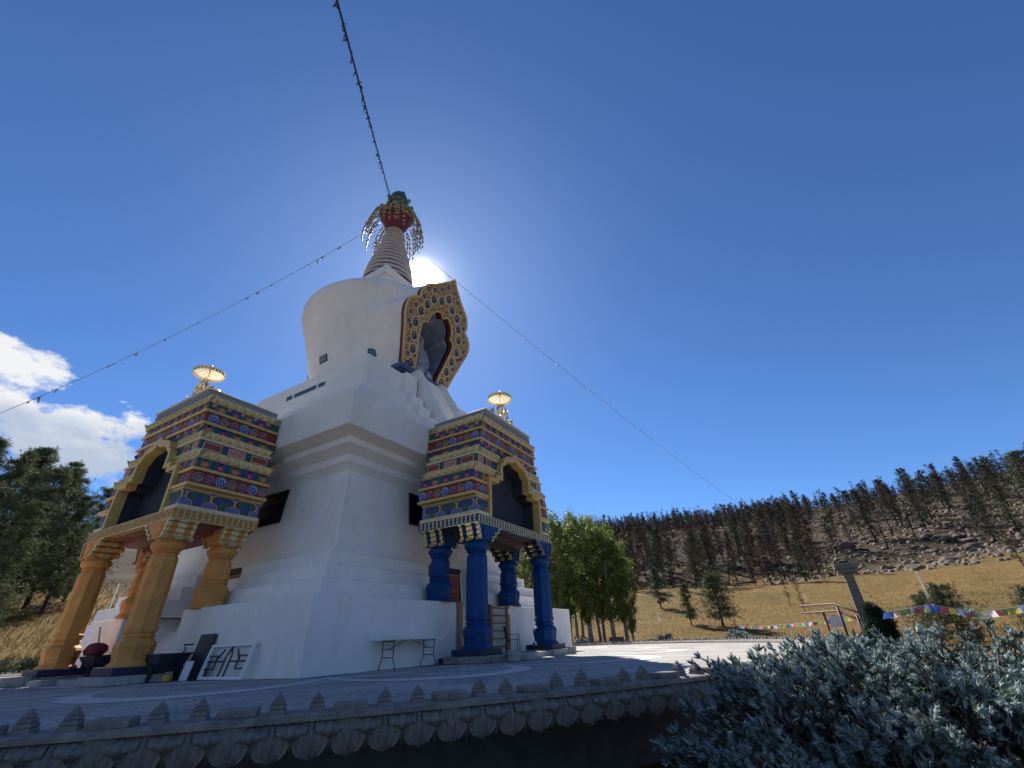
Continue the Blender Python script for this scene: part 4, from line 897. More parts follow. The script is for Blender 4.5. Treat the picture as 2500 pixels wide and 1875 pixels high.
m = MB(); m.box(-.16, .16, -.03, .03, 0, .46, bev=.006); t = m.build('white_board', WPAINT, loc=(-8.62, -4.0, 0)); t.rotation_euler = (R(-10), 0, R(-90)); tag(t, 'short white board leaning against the dark panel', 'board')
def yard_cart():
    t = thing('yard_cart', 'dark plastic yard cart with pull handle parked by the left plinth', 'cart', (-8.75, -2.75, 0), R(-90))
    m = MB(); m.add([(-.75, -.30, .22), (.55, -.30, .22), (.55, .30, .22), (-.75, .30, .22), (-.95, -.40, .64), (.85, -.40, .64), (.85, .40, .64), (-.95, .40, .64)], [(3, 2, 1, 0), (0, 1, 5, 4), (1, 2, 6, 5), (2, 3, 7, 6), (3, 0, 4, 7), (4, 5, 6, 7)]); m.build('tub', CARTP, t)
    m = MB(); m.tube([(-.97, -.42, .65), (.87, -.42, .65), (.87, .42, .65), (-.97, .42, .65), (-.97, -.42, .65)], .025, 6); m.build('rim', CARTP, t, True)
    for x in (-.55, .42):
        for y in (-.38, .38):
            m = MB(); m.v = []; w = MB(); w.lathe([(.05, -.04), (.17, -.045), (.2, -.02), (.2, .02), (.17, .045), (.05, .04)], 16); w.v = [(a + x, c + y, b_ + .2) for a, b_, c in w.v]; w.build('wheel', RUBBER, t, True, 40)
    m = MB(); m.tube([(.85, 0, .35), (1.25, 0, .75), (1.35, -.12, .85), (1.35, .12, .85)], .02, 6); m.build('handle', BLACKM, t, True)
yard_cart()
m = MB(); m.sphere((0, 0, .1), .1, 16, 10); o = m.build('ball', mat('orange_rubber', (0.50, 0.26, 0.04), 0.5), None, True, loc=(-9.1, -4.15, 0)); tag(o, 'small orange ball on the deck below the yard cart', 'ball')
def wheelbarrow():
    t = thing('wheelbarrow', 'dark wheelbarrow with a red bundle behind the orange columns', 'wheelbarrow', (-8.7, 1.55, 0), R(-90))
    w = MB(); w.lathe([(.10, -.03), (.33, -.035), (.38, -.05), (.40, 0), (.38, .05), (.33, .035), (.10, .03)], 24); w.v = [(a - .35, c, b_ + .40) for a, b_, c in w.v]; w.build('wheel', RUBBER, t, True, 40)
    w = MB(); w.lathe([(.09, -.045), (.11, 0), (.09, .045)], 12); w.v = [(a - .35, c, b_ + .40) for a, b_, c in w.v]; w.build('hub', GREYM, t, True)
    m = MB(); m.add([(-.1, -.2, .42), (.6, -.2, .38), (.6, .2, .38), (-.1, .2, .42), (-.3, -.34, .70), (.85, -.34, .72), (.85, .34, .72), (-.3, .34, .70)], [(3, 2, 1, 0), (0, 1, 5, 4), (1, 2, 6, 5), (2, 3, 7, 6), (3, 0, 4, 7), (4, 5, 6, 7)]); m.build('tray', CARTP, t)
    for s_ in (-1, 1):
        m = MB(); m.tube([(-.35, s_ * .10, .40), (.5, s_ * .24, .40), (1.25, s_ * .30, .62)], .02, 6); m.build('handle', BLACKM, t, True)
        m = MB(); m.tube([(.5, s_ * .22, .40), (.6, s_ * .24, .0)], .02, 6); m.build('leg', BLACKM, t, True)
wheelbarrow()
m = MB(); mb = []
for i in range(7): mb.append(i)
m.lathe([(.02, 0), (.26, .03), (.34, .16), (.30, .30), (.20, .38), (.03, .42)], 14, rib=lambda t_, k: 1 + .12 * sin(3 * t_ + k)); o = m.build('red_bundle', REDC, None, True, loc=(-8.7, 1.75, .70)); o.scale = (.9, 1.25, .95); tag(o, 'dark red cloth bundle lying in the wheelbarrow', 'bundle')
m = MB(); m.tube([(0, 0, 0), (0.05, 1.15, 1.62)], .03, 6); o = m.build('timber_prop', WOOD, loc=(-8.2, 2.35, .0)); tag(o, 'thin timber prop leaning on the far left plinth', 'prop')
blocks('paving_slab', ['flat grey slab beside the nearer orange column', 'pale tilted slab at the foot of the farther orange column'], [(-9.9, .6, 0, .8, .7, .14, 6), (-10.25, 2.5, 0, .7, .9, .25, -4)], CONC)
m = MB(); m.box(-.9, .9, -2.2, 2.2, -.004, .12, bev=.01); o = m.build('landing', CONC, loc=(-9.0, 0.1, 0)); tag(o, 'low grey concrete landing between the orange columns', 'landing')

# ------------------------------------------------------------------ cables of worn prayer flags from the spire
FLAGC = {'pale': mat('faded_flag', (0.55, 0.53, 0.48), 0.85, var=0.2, transl=0.3), 'cord': mat('cord', (0.06, 0.055, 0.05), 0.9), 'pcord': mat('pale_cord', (0.22, 0.22, 0.24), 0.9)}
def cable(label, a, b, sag, seed, pale, nfl, rad=0.035):
    a, b = Vector(a), Vector(b); rg = random.Random(seed); t = thing('flag_cable', label, 'cable', b)
    pt = lambda u: a.lerp(b, u) - Vector((0, 0, sag * 4 * u * (1 - u))) - b
    m = MB(); m.tube([pt(i / 60) for i in range(61)], rad * .6, 5); m.build('cord', FLAGC['cord'] if rad > .045 else FLAGC['pcord'], t, True)
    m = MB()
    for k in range(nfl):
        u = rg.uniform(0.01, 0.99); p = pt(u); l = rg.uniform(.06, .22) * (2.0 if rg.random() < .12 else 1); d = (pt(min(1, u + .01)) - p).normalized(); q = p + Vector((rg.uniform(-.12, .12), rg.uniform(-.12, .12), -l)); w = rg.uniform(.03, .16)
        m.add([p - d * w, p + d * w, q + d * w * rg.uniform(-.5, .8), q - d * w * rg.uniform(.1, .8)], [(0, 1, 2, 3)])
    m.build('flag_scraps', pale, t, kind='stuff')
    return t
DARKF = mat('weathered_flag', (0.12, 0.12, 0.15), 0.9, var=0.3, transl=0.2)
def pix(u, v):                                            # direction in the world of a point in the 2500 x 1875 photograph
    return (FW * 1084.2 + RT * (u - 1250) - UP * (v - 937.5)).normalized()
cable('dark cable of weathered flags rising overhead from the spire crown', (-0.9, -.3, 30.4), Vector((-.9, -.3, 30.4)) + (CAM + pix(828, 0) * 14 - Vector((-.9, -.3, 30.4))) * 1.9, 0.2, 1, DARKF, 300, .05)
cable('thin flag cable running from the spire down to the left', (-1.9, 1.6, 26.9), Vector((-1.9, 1.6, 26.9)) + (CAM + pix(0, 978) * 45 - Vector((-1.9, 1.6, 26.9))) * 1.35, 1.6, 2, DARKF, 45, .03)
cable('thin flag cable running from the spire down to the hillside on the right', (2.2, -1.9, 25.9), CAM + pix(1966, 1328) * 142 - Vector((0, 0, .4)), 2.2, 3, FLAGC['pale'], 110, .034)

# ------------------------------------------------------------------ vegetation
import numpy as np
def inst_mesh(name, tmpl, mats, pos, X, Y, Z, tmat=None):
    """one mesh made of many transformed copies of a small template (triangles); X, Y, Z are the columns of each copy's frame"""
    tv = np.array(tmpl[0], float); tf = np.array(tmpl[1], int); n = len(pos)
    pos, X, Y, Z = (np.array(a, float) for a in (pos, X, Y, Z))
    V = pos[:, None, :] + tv[None, :, 0:1] * X[:, None, :] + tv[None, :, 1:2] * Y[:, None, :] + tv[None, :, 2:3] * Z[:, None, :]
    F = (tf[None, :, :] + (np.arange(n) * len(tv))[:, None, None]).reshape(-1, 3)
    me = bpy.data.meshes.new(name); me.vertices.add(n * len(tv)); me.vertices.foreach_set('co', V.reshape(-1)); me.loops.add(F.size); me.loops.foreach_set('vertex_index', F.reshape(-1).astype(np.int32))
    me.polygons.add(len(F)); me.polygons.foreach_set('loop_start', np.arange(len(F), dtype=np.int32) * 3)
    try: me.polygons.foreach_set('loop_total', np.full(len(F), 3, np.int32))
    except Exception: pass
    for q in mats: me.materials.append(q)
    if tmat is not None: me.polygons.foreach_set('material_index', np.repeat(np.array(tmat, np.int32), len(tf)))
    me.update(calc_edges=True); me.validate(); return me
def frames(nrm, rng, size, flat=1.0):
    """random roll frames with their Z along nrm"""
    Z = np.array(nrm, float); Z /= np.linalg.norm(Z, axis=1)[:, None] + 1e-9
    A = rng.normal(size=Z.shape); X = np.cross(A, Z); X /= np.linalg.norm(X, axis=1)[:, None] + 1e-9; Y = np.cross(Z, X); s = np.array(size)[:, None]
    return X * s, Y * s * flat, Z * s
def spray(n, spread, w, seed):
    """tuft of n thin needle triangles fanning round +z, unit length"""
    rg = random.Random(seed); v = []; f = []
    for i in range(n):
        a = 2 * pi * i / n + rg.uniform(-.4, .4); e = spread * rg.uniform(.35, 1.0); l = rg.uniform(.7, 1.0)
        d = Vector((cos(a) * sin(e), sin(a) * sin(e), cos(e))); p = Vector((-sin(a), cos(a), 0)) * w
        b = len(v); v += [tuple(-p * .6), tuple(p * .6), tuple(d * l * .6 + p), tuple(d * l)]; f += [(b, b + 1, b + 2), (b, b + 2, b + 3)]
    return v, f
SPRAY = spray(7, 1.25, 0.055, 3); SPRAYD = spray(6, 1.35, 0.09, 4)
LEAFT = ([(-.5, 0, 0), (0, -.42, .06), (.5, 0, 0), (0, .42, .06)], [(0, 1, 2), (0, 2, 3)])
def pine_meshes(seed, h, r, base, nlimb, per, tuft, mats, probs, trunk_r, barkm, top=0.25, tm=SPRAY, droop=0.1, bare=0.0):
    rg = random.Random(seed); nr = np.random.default_rng(seed); t = MB()
    bend = Vector((rg.uniform(-.03, .03), rg.uniform(-.03, .03), 0)) * h
    ax = lambda u: Vector((0, 0, h * u)) + bend * (u * u) + Vector((sin(u * 7 + seed), cos(u * 5 + seed), 0)) * .012 * h * u
    t.tube([ax(i / 8) - (Vector((0, 0, .8)) if i == 0 else Vector()) for i in range(9)], [trunk_r * (1 - .9 * i / 8) for i in range(9)], 7)
    P, D, S, M = [], [], [], []
    for k in range(nlimb):
        u = base + (1 - base) * ((k + rg.random()) / nlimb); u = min(.985, u); a = rg.uniform(0, 2 * pi); sh = (1 - (u - base) / (1 - base))
        l = r * (sh ** .75 * .85 + top * .6) * rg.uniform(.55, 1.15) * (0.55 + .45 * min(1, (u - base) * 5 + .35)); o = ax(u)
        d = Vector((cos(a), sin(a), rg.uniform(-.1, .45) + .3 * (u - .6))); d.normalize(); pts = [o + d * l * q - Vector((0, 0, droop * l * q * q)) for q in (0, .5, 1)]
        t.tube(pts, [max(.012, trunk_r * .22 * (1 - u) + .012), .014, .007], 4, cap=False)
        if rg.random() < bare: continue
        mi = rg.choices(range(len(mats)), probs)[0]
        for q in range(per):
            w = rg.uniform(.28, 1.04); c = o + d * l * w - Vector((0, 0, droop * l * w * w)) + Vector((rg.gauss(0, 1), rg.gauss(0, 1), rg.gauss(0, .55))) * l * .17 * (0.5 + w)
            P.append(c); D.append(d * .8 + Vector((rg.gauss(0, .7), rg.gauss(0, .7), .5 + rg.gauss(0, .5)))); S.append(tuft * rg.uniform(.7, 1.25)); M.append(mi if rg.random() < .85 else rg.randrange(len(mats)))
    X, Y, Z = frames(D, nr, S); return t.mesh('trunk', barkm, True), inst_mesh('crown', tm, mats, P, X, Y, Z, M)
def plant_tree(name, tm, cm, loc, rz, sc, label, cat, group=None, tilt=(0, 0)):
    t = thing(name, label, cat, loc, 0, group); t.rotation_euler = (tilt[0], tilt[1], rz); t.scale = (sc, sc, sc); obj('trunk', tm, t); obj('crown', cm, t); return t
def gpos(az, r): p = polar(az, r); p.z = height(p.x, p.y); return p

# tall dark pines on the left
LP = [pine_meshes(100 + i, 1.0 * 19, 4.4, .14, 115, 19, .66, [PINE1], [1], .30, BARK, .35, SPRAY, .12) for i in range(3)]
rg = random.Random(21)
LPL = ['tall dark pine at the left edge of the photo, front row', 'tall dark pine second in the front row from the left edge', 'dark pine third in the front row from the left edge', 'tallest dark pine in the middle of the left stand', 'medium dark pine right of the tallest in the left stand', 'dark pine near the right end of the left stand, set back', 'shorter dark pine at the right end of the left stand', 'dark pine farthest right, peeking out behind the portico', 'low dark pine standing in front of the left stand, nearer the edge', 'low dark pine in front of the left stand, nearer the portico', 'back-row dark pine behind the left edge of the stand', 'back-row dark pine behind the middle of the left stand', 'back-row dark pine behind the right end of the left stand', 'small dark pine glimpsed beside the orange-columned portico']
for i, (az, r, s_) in enumerate([(83.5, 66, .95), (81.6, 70, .98), (79.9, 64, .90), (78.3, 72, 1.0), (76.8, 66, .84), (75.4, 73, .90), (74.3, 68, .70), (73.2, 80, .82), (80.6, 58, .70), (77.6, 57, .64), (82.6, 80, 1.05), (79.0, 84, 1.05), (76.0, 86, 1.0), (72.4, 74, .62)]):
    tm, cm = LP[i % 3]
    plant_tree('pine_tree', tm, cm, gpos(az, r), rg.uniform(0, 6.28), s_ * .88, LPL[i], 'tree', 'dark pines on the left slope', (rg.uniform(-.03, .03), rg.uniform(-.03, .03)))
# grove of leafy aspens behind the blue portico
def aspen_meshes(seed, h, r):
    rg = random.Random(seed); nr = np.random.default_rng(seed); t = MB(); P = []; D = []; S = []
    stems = []
    for q in range(2):
        o = Vector((rg.uniform(-.5, .5), rg.uniform(-.5, .5), 0)); lean = Vector((rg.uniform(-.06, .06), rg.uniform(-.06, .06), 1)); hh = h * rg.uniform(.85, 1); stems.append((o, lean, hh))
        t.tube([o - Vector((0, 0, .6))] + [o + lean * hh * i / 6 + Vector((rg.uniform(-.1, .1), rg.uniform(-.1, .1), 0)) for i in range(1, 7)], [.17 * (1 - .88 * i / 6) for i in range(7)], 7)
        for k in range(34):
            u = .20 + .78 * (k + rg.random()) / 34; a = rg.uniform(0, 6.28); c0 = o + lean * hh * u; l = r * (0.45 + .75 * sin(pi * min(1, (1 - u) * 1.15 + .12)) ) * rg.uniform(.5, 1.1)
            d = Vector((cos(a), sin(a), rg.uniform(.5, 1.3))).normalized(); t.tube([c0, c0 + d * l * .5, c0 + d * l], [.03 * (1 - u) + .012, .014, .006], 4, cap=False)
            for j in range(3):
                cl = c0 + d * l * rg.uniform(.35, 1.05); cr = rg.uniform(.3, .62); n_ = rg.randint(34, 62)
                for _ in range(n_):
                    v = Vector((rg.gauss(0, 1), rg.gauss(0, 1), rg.gauss(0, 1.35))); P.append(cl + v * cr * .55); D.append(v.normalized() + Vector((0, 0, .3))); S.append(rg.uniform(.13, .24))
    X, Y, Z = frames(D, nr, S); return t.mesh('trunk', ASPB, True), inst_mesh('crown', LEAFT, [ASPL], P, X, Y, Z)
APL = ['tall aspen partly hidden by the blue-columned portico, front row', 'tall aspen set back just right of the blue-columned portico', 'tall aspen in the middle of the grove, front row', 'aspen right of the middle of the grove, set back', 'aspen near the right end of the grove, front row', 'shorter aspen set back at the right end of the grove', 'aspen at the back of the grove', 'aspen behind the far blue column', 'small aspen at the right foot of the grove', 'aspen hidden behind the blue columns', 'small young aspen in front of the grove beside the white plinth']
AM = [aspen_meshes(300 + i, 12.8, 2.5) for i in range(3)]
for i, (az, r, s_) in enumerate([(26.0, 50, 1.0), (24.2, 55, .98), (22.6, 50, 1.02), (21.2, 54, .97), (19.9, 51, .93), (18.6, 54, .80), (23.2, 58, 1.0), (27.5, 54, .95), (17.9, 51, .55), (29.0, 50, .9), (25.0, 47, .62)]):
    tm, cm = AM[i % 3]; plant_tree('aspen_tree', tm, cm, gpos(az, r), rg.uniform(0, 6.28), s_ * (1.02), APL[i], 'tree', 'aspens in the grove')
# burnt and scorched pines on the hillside
BP = []
for i in range(12):
    k = i % 3
    if k == 0: BP.append(pine_meshes(500 + i, 11, 2.2, .14, 70, 11, .56, [BURN2, BURN3], [.75, .25], .17, CHAR, .5, SPRAY, .1, .10))
    elif k == 1: BP.append(pine_meshes(500 + i, 11, 2.0, .16, 70, 11, .52, [BURN1, BURN3], [.7, .3], .15, CHAR, .45, SPRAY, .15, .15))
    else: BP.append(pine_meshes(500 + i, 10.5, 1.7, .30, 56, 5, .46, [BURN3, BURN1], [.8, .2], .15, CHAR, .4, SPRAYD, .1, .5))
rg = random.Random(77); placed = []
def try_place(az0, az1, r0, r1, n, mind, fn):
    c = 0; tr = 0
    while c < n and tr < n * 60:
        tr += 1; az = rg.uniform(az0, az1); r = sqrt(rg.uniform(r0 * r0, r1 * r1)); p = gpos(az, r)
        if any((p.x - q.x) ** 2 + (p.y - q.y) ** 2 < mind * mind for q in placed): continue
        placed.append(p); fn(az, r, p); c += 1
def burnt(label, group, smin, smax, kinds):
    def f(az, r, p):
        k = rg.choice(kinds + [9, 10, 11]); tm, cm = BP[k]; plant_tree('burnt_pine', tm, cm, p, rg.uniform(0, 6.28), rg.uniform(smin, smax) * (1 if rg.random() < .7 else rg.uniform(.45, .8)), label, 'tree', group, (rg.gauss(0, .05) * (3 if rg.random() < .06 else 1), rg.gauss(0, .05)))
    return f
try_place(-2, 18, 96, 170, 78, 3.6, burnt('scorched pine at the foot of the wooded slope above the meadow', 'scorched pines above the meadow', .78, 1.2, [0, 1, 2, 3, 4, 5, 6, 7, 8]))
try_place(-21, -2, 125, 238, 82, 5.5, burnt('scattered blackened pine among the boulders on the right-hand slope', 'pines on the boulder slope', .75, 1.15, [0, 2, 3, 5, 6, 8, 1]))
try_place(-3, 27, 160, 300, 150, 4.6, burnt('burnt pine crowding the dark upper ridge', 'burnt pines on the ridge', .45, .95, [1, 2, 4, 5, 7, 8, 0]))
# the mass of far trees along the crest, too many and small to tell apart
P, D, S, M = [], [], [], []; tk = MB(); nr = np.random.default_rng(8)
for k in range(1700):
    az = rg.uniform(-24, 34); r = rg.uniform(205, 372); p = gpos(az, r); hh = rg.choice((3.5, 5, 6, 7, 8, 9.5)) * rg.uniform(.85, 1.15)
    if az < -1 and rg.random() < (.85 if r < 290 else .55): continue
    tk.tube([p - Vector((0, 0, .5)), p + Vector((rg.uniform(-.4, .4), rg.uniform(-.4, .4), hh))], [.16, .03], 4, cap=False); mi = rg.choices((0, 1, 2), (.45, .2, .35))[0]
    for q in range(26):
        u = rg.uniform(.28, 1.0); rr = (1.15 - u) * 1.9 * rg.uniform(.2, 1); a = rg.uniform(0, 6.28); P.append(p + Vector((cos(a) * rr, sin(a) * rr, u * hh))); D.append((cos(a), sin(a), .7)); S.append(rg.uniform(.7, 1.15)); M.append(mi)
X, Y, Z = frames(D, nr, S); wl = obj('burnt_woodland', inst_mesh('burnt_woodland', SPRAYD, [BURN3, BURN1, BURN2], P, X, Y, Z, M), None, 'stuff'); tag(wl, 'far mass of burnt forest along the crest of the hill', 'woodland')
o = tk.build('woodland_trunks', CHAR, wl); o['kind'] = 'stuff'
# low scorched scrub between the trees
P, D, S, M = [], [], [], []
for k in range(15000):
    az = rg.uniform(-24, 30); r = sqrt(rg.uniform(98 ** 2, 330 ** 2)); p = gpos(az, r)
    q = mnoise.noise(Vector((p.x * .05, p.y * .05, 2.2))) + .6 * mnoise.noise(Vector((p.x * .2, p.y * .2, 4.4)))
    if q < .02 + (.18 if az < -2 else -.12): continue
    for _ in range(3): P.append(p + Vector((rg.gauss(0, .5), rg.gauss(0, .5), rg.uniform(0, .35)))); D.append((rg.gauss(0, .5), rg.gauss(0, .5), 1)); S.append(rg.uniform(.3, .95)); M.append(rg.choices((0, 1, 2, 3), (.34, .22, .28, .16))[0])
X, Y, Z = frames(D, np.random.default_rng(18), S); o = obj('burnt_scrub', inst_mesh('burnt_scrub', SPRAYD, [BURN3, BURN1, BURN2, mat('dry_hill_grass', (0.16, 0.115, 0.05), 0.9, var=0.3, transl=.2)], P, X, Y, Z, M), None, 'stuff'); tag(o, 'low scorched scrub and dead grass between the burnt pines', 'scrub')
lm = MB(); lm.tube([(0, 0, .12), (1.6, .05, .2), (3.4, -.1, .16), (5.6, .1, .24)], [.2, .18, .14, .06], 6); [lm.tube([(x, 0, .2), (x + .3, y, .55)], [.04, .015], 4) for x, y in ((2.2, .4), (3.1, -.45), (4.2, .35))]; LOGM = lm.mesh('fallen_log', CHAR, True)
for az, r, rz, lb in ((12.5, 104, .4, 'charred log lying at the top of the meadow below the ridge'), (4.0, 112, 1.5, 'charred fallen log at the foot of the wooded slope'), (-6.5, 133, 2.4, 'charred log among the boulders near the middle of the slope'), (-13, 150, .9, 'charred log high among the boulders on the right')):
    o = obj('fallen_log', LOGM, None, None, gpos(az, r), rz); tag(o, lb, 'log', 'fallen logs')
# green pines in the meadow
YP = [pine_meshes(700, 4.6, 1.25, .16, 52, 13, .34, [YPINE], [1], .09, BARK, .35), pine_meshes(701, 6.2, 2.6, .16, 90, 16, .42, [YPINE], [1], .16, BARK, .5), pine_meshes(702, 6.8, 3.3, .10, 100, 18, .46, [YPINE], [1], .15, BARK, .6)]
for k, az, r, s_, lb in ((0, 11.4, 62, .92, 'slender young pine on the golden meadow left of the bushy pine'), (1, 8.3, 60, .86, 'bushy dark young pine on the golden meadow'), (2, -10.3, 42, .50, 'broad green pine behind the right-hand prayer flags'), (2, -8.7, 44, .44, 'smaller green pine against the broad one behind the prayer flags'), (2, -15.6, 40, .42, 'green pine at the right edge of the meadow'), (0, 14.2, 78, 1.2, 'thin pine at the upper edge of the meadow'), (1, -19.5, 175, 1.9, 'reddish-green pine at the far right of the slope')):
    tm, cm = YP[k]; plant_tree('young_pine', tm, cm, gpos(az, r), rg.uniform(0, 6.28), s_, lb, 'tree', 'green pines on the meadow')
for az, r, s_, lb in ((0.5, 66, .30, 'small dead sapling on the meadow above the handrail'), (-16.2, 80, .5, 'bare dead sapling on the right side of the meadow'), (1.6, 74, .32, 'little bare sapling further up the meadow')):
    tm, cm = BP[5]; plant_tree('dead_sapling', tm, cm, gpos(az, r), rg.uniform(0, 6), s_, lb, 'tree')
# boulders
def rock_mesh(seed, squash):
    import bmesh
    rr = random.Random(seed * 7 + 1); bm = bmesh.new()
    for k in range(20):
        v = Vector((rr.gauss(0, 1), rr.gauss(0, 1), rr.gauss(0, 1))).normalized() * rr.uniform(.82, 1.12); bm.verts.new((v.x * rr.uniform(.9, 1.2), v.y, max(-.5, v.z * squash)))
    bmesh.ops.convex_hull(bm, input=bm.verts); bmesh.ops.delete(bm, geom=[v for v in bm.verts if not v.link_faces], context='VERTS')
    bmesh.ops.bevel(bm, geom=bm.edges[:], offset=.09, segments=1, affect='EDGES')
    me = bpy.data.meshes.new('boulder'); bm.to_mesh(me); bm.free(); me.materials.append(ROCK); return me
RK = [rock_mesh(i, [.7, .9, .6, 1.0, .75][i]) for i in range(5)]
def put_rock(az, r, p):
    s_ = rg.choice((.5, .6, .8, 1.0, 1.25, 1.7, .7)); o = obj('boulder', rg.choice(RK), None, None, p - Vector((0, 0, .12 * s_)), rg.uniform(0, 6.28)); o.scale = (s_ * rg.uniform(.8, 1.4), s_, s_ * rg.uniform(.7, 1.0)); tag(o, 'grey-brown boulder strewn on the open right-hand slope', 'boulder', 'boulders on the right-hand slope')
placed = []
try_place(-21, 0, 104, 150, 95, 1.5, put_rock); try_place(-21, -2, 150, 215, 90, 2.0, put_rock)
m = MB(); P, D, S = [], [], []
for k in range(2000):
    az = rg.uniform(-23, 3); r = rg.uniform(100, 240); P.append(gpos(az, r)); D.append((rg.gauss(0, .3), rg.gauss(0, .3), 1)); S.append(rg.uniform(.2, .62))
RT_ = ([(-1, -.7, -.3), (.9, -.8, -.3), (1.0, .8, -.3), (-.8, .9, -.3), (-.6, -.4, .6), (.5, -.5, .75), (.6, .5, .55), (-.5, .6, .7)], [(0, 1, 5), (0, 5, 4), (1, 2, 6), (1, 6, 5), (2, 3, 7), (2, 7, 6), (3, 0, 4), (3, 4, 7), (4, 5, 6), (4, 6, 7)])
X, Y, Z = frames(D, np.random.default_rng(4), S); o = obj('scree', inst_mesh('scree', RT_, [ROCK], P, X, Y, Z), None, 'stuff'); tag(o, 'small broken stones scattered over the burnt slope', 'stones')
# tall dry grass on the meadow and left slope
GR1 = mat('dry_grass', (0.12, 0.095, 0.032), 0.9, col2=(0.31, 0.19, 0.065), scale=0.09, transl=0.25)
GT = spray(5, .55, .035, 9); P, D, S = [], [], []
for k in range(34000):
    az = rg.uniform(-24, 30); r = 44 + 74 * rg.random() ** 1.3; P.append(gpos(az, r)); D.append((rg.gauss(0, .4), rg.gauss(0, .4), 1)); S.append(rg.uniform(.10, .26))
for k in range(12000):
    az = rg.uniform(62, 92); r = rg.uniform(38, 100); P.append(gpos(az, r)); D.append((rg.gauss(0, .12), rg.gauss(0, .12), 1)); S.append(rg.uniform(.25, .65))
GR2 = mat('olive_grass', (0.065, 0.072, 0.028), 0.9, col2=(0.13, 0.125, 0.05), scale=0.2, transl=0.25); GR3 = mat('russet_grass', (0.13, 0.075, 0.03), 0.9, col2=(0.22, 0.13, 0.05), scale=0.2, transl=0.25)
M = []
for p in P:
    q = mnoise.noise(Vector((p.x * .045, p.y * .022, 3.3))) + .5 * mnoise.noise(Vector((p.x * .16, p.y * .1, 7.7))) + .16 * rg.uniform(-1, 1); M.append(1 if q > .22 else (2 if q < -.16 else 0))
X, Y, Z = frames(D, np.random.default_rng(6), S); o = obj('dry_grass', inst_mesh('dry_grass', GT, [GR1, GR2, GR3], P, X, Y, Z, M), None, 'stuff'); tag(o, 'tall dry golden grass covering the meadow', 'grass')
# shrubs at the foot of the left slope
SHR = pine_meshes(801, 1.0, .8, .02, 46, 14, .22, [JUNI], [1], .03, BARK, 1.0)
for az, r, s_, lb in ((75.6, 42, 1.5, 'grey-green shrub on the left beyond the deck'), (73.6, 46, 1.3, 'low shrub behind the far orange column'), (78.0, 48, 1.7, 'scrubby bush on the far left grass')):
    plant_tree('shrub', SHR[0], SHR[1], gpos(az, r), 0, s_, lb, 'shrub')

# ------------------------------------------------------------------ blue spruce in the foreground
def shoot_template(seed):
    rg = random.Random(seed); v = []; f = []; n_ = 4
    prof = [(.5, 0), (.8, .5), (.3, 1.0)]
    for r, z in prof:
        for j in range(n_): t = 2 * pi * j / n_ + z; v.append((.2 * r * cos(t), .2 * r * sin(t), z))
    for i in range(len(prof) - 1):
        for j in range(n_): q = (j + 1) % n_; a, b_, c, d = i * n_ + j, i * n_ + q, (i + 1) * n_ + q, (i + 1) * n_ + j; f += [(a, b_, c), (a, c, d)]
    for k in range(18):
        a = k * 2.4 + rg.uniform(-.3, .3); z = .04 + .96 * k / 17; d = Vector((cos(a), sin(a), .7 + .9 * z)).normalized() * rg.uniform(.30, .40); p = Vector((cos(a) * .06, sin(a) * .06, z)); w = Vector((-sin(a), cos(a), 0)) * .045
        b = len(v); v += [tuple(p - w), tuple(p + w), tuple(p + d)]; f.append((b, b + 1, b + 2))
    return v, f
SHOOT = shoot_template(5)
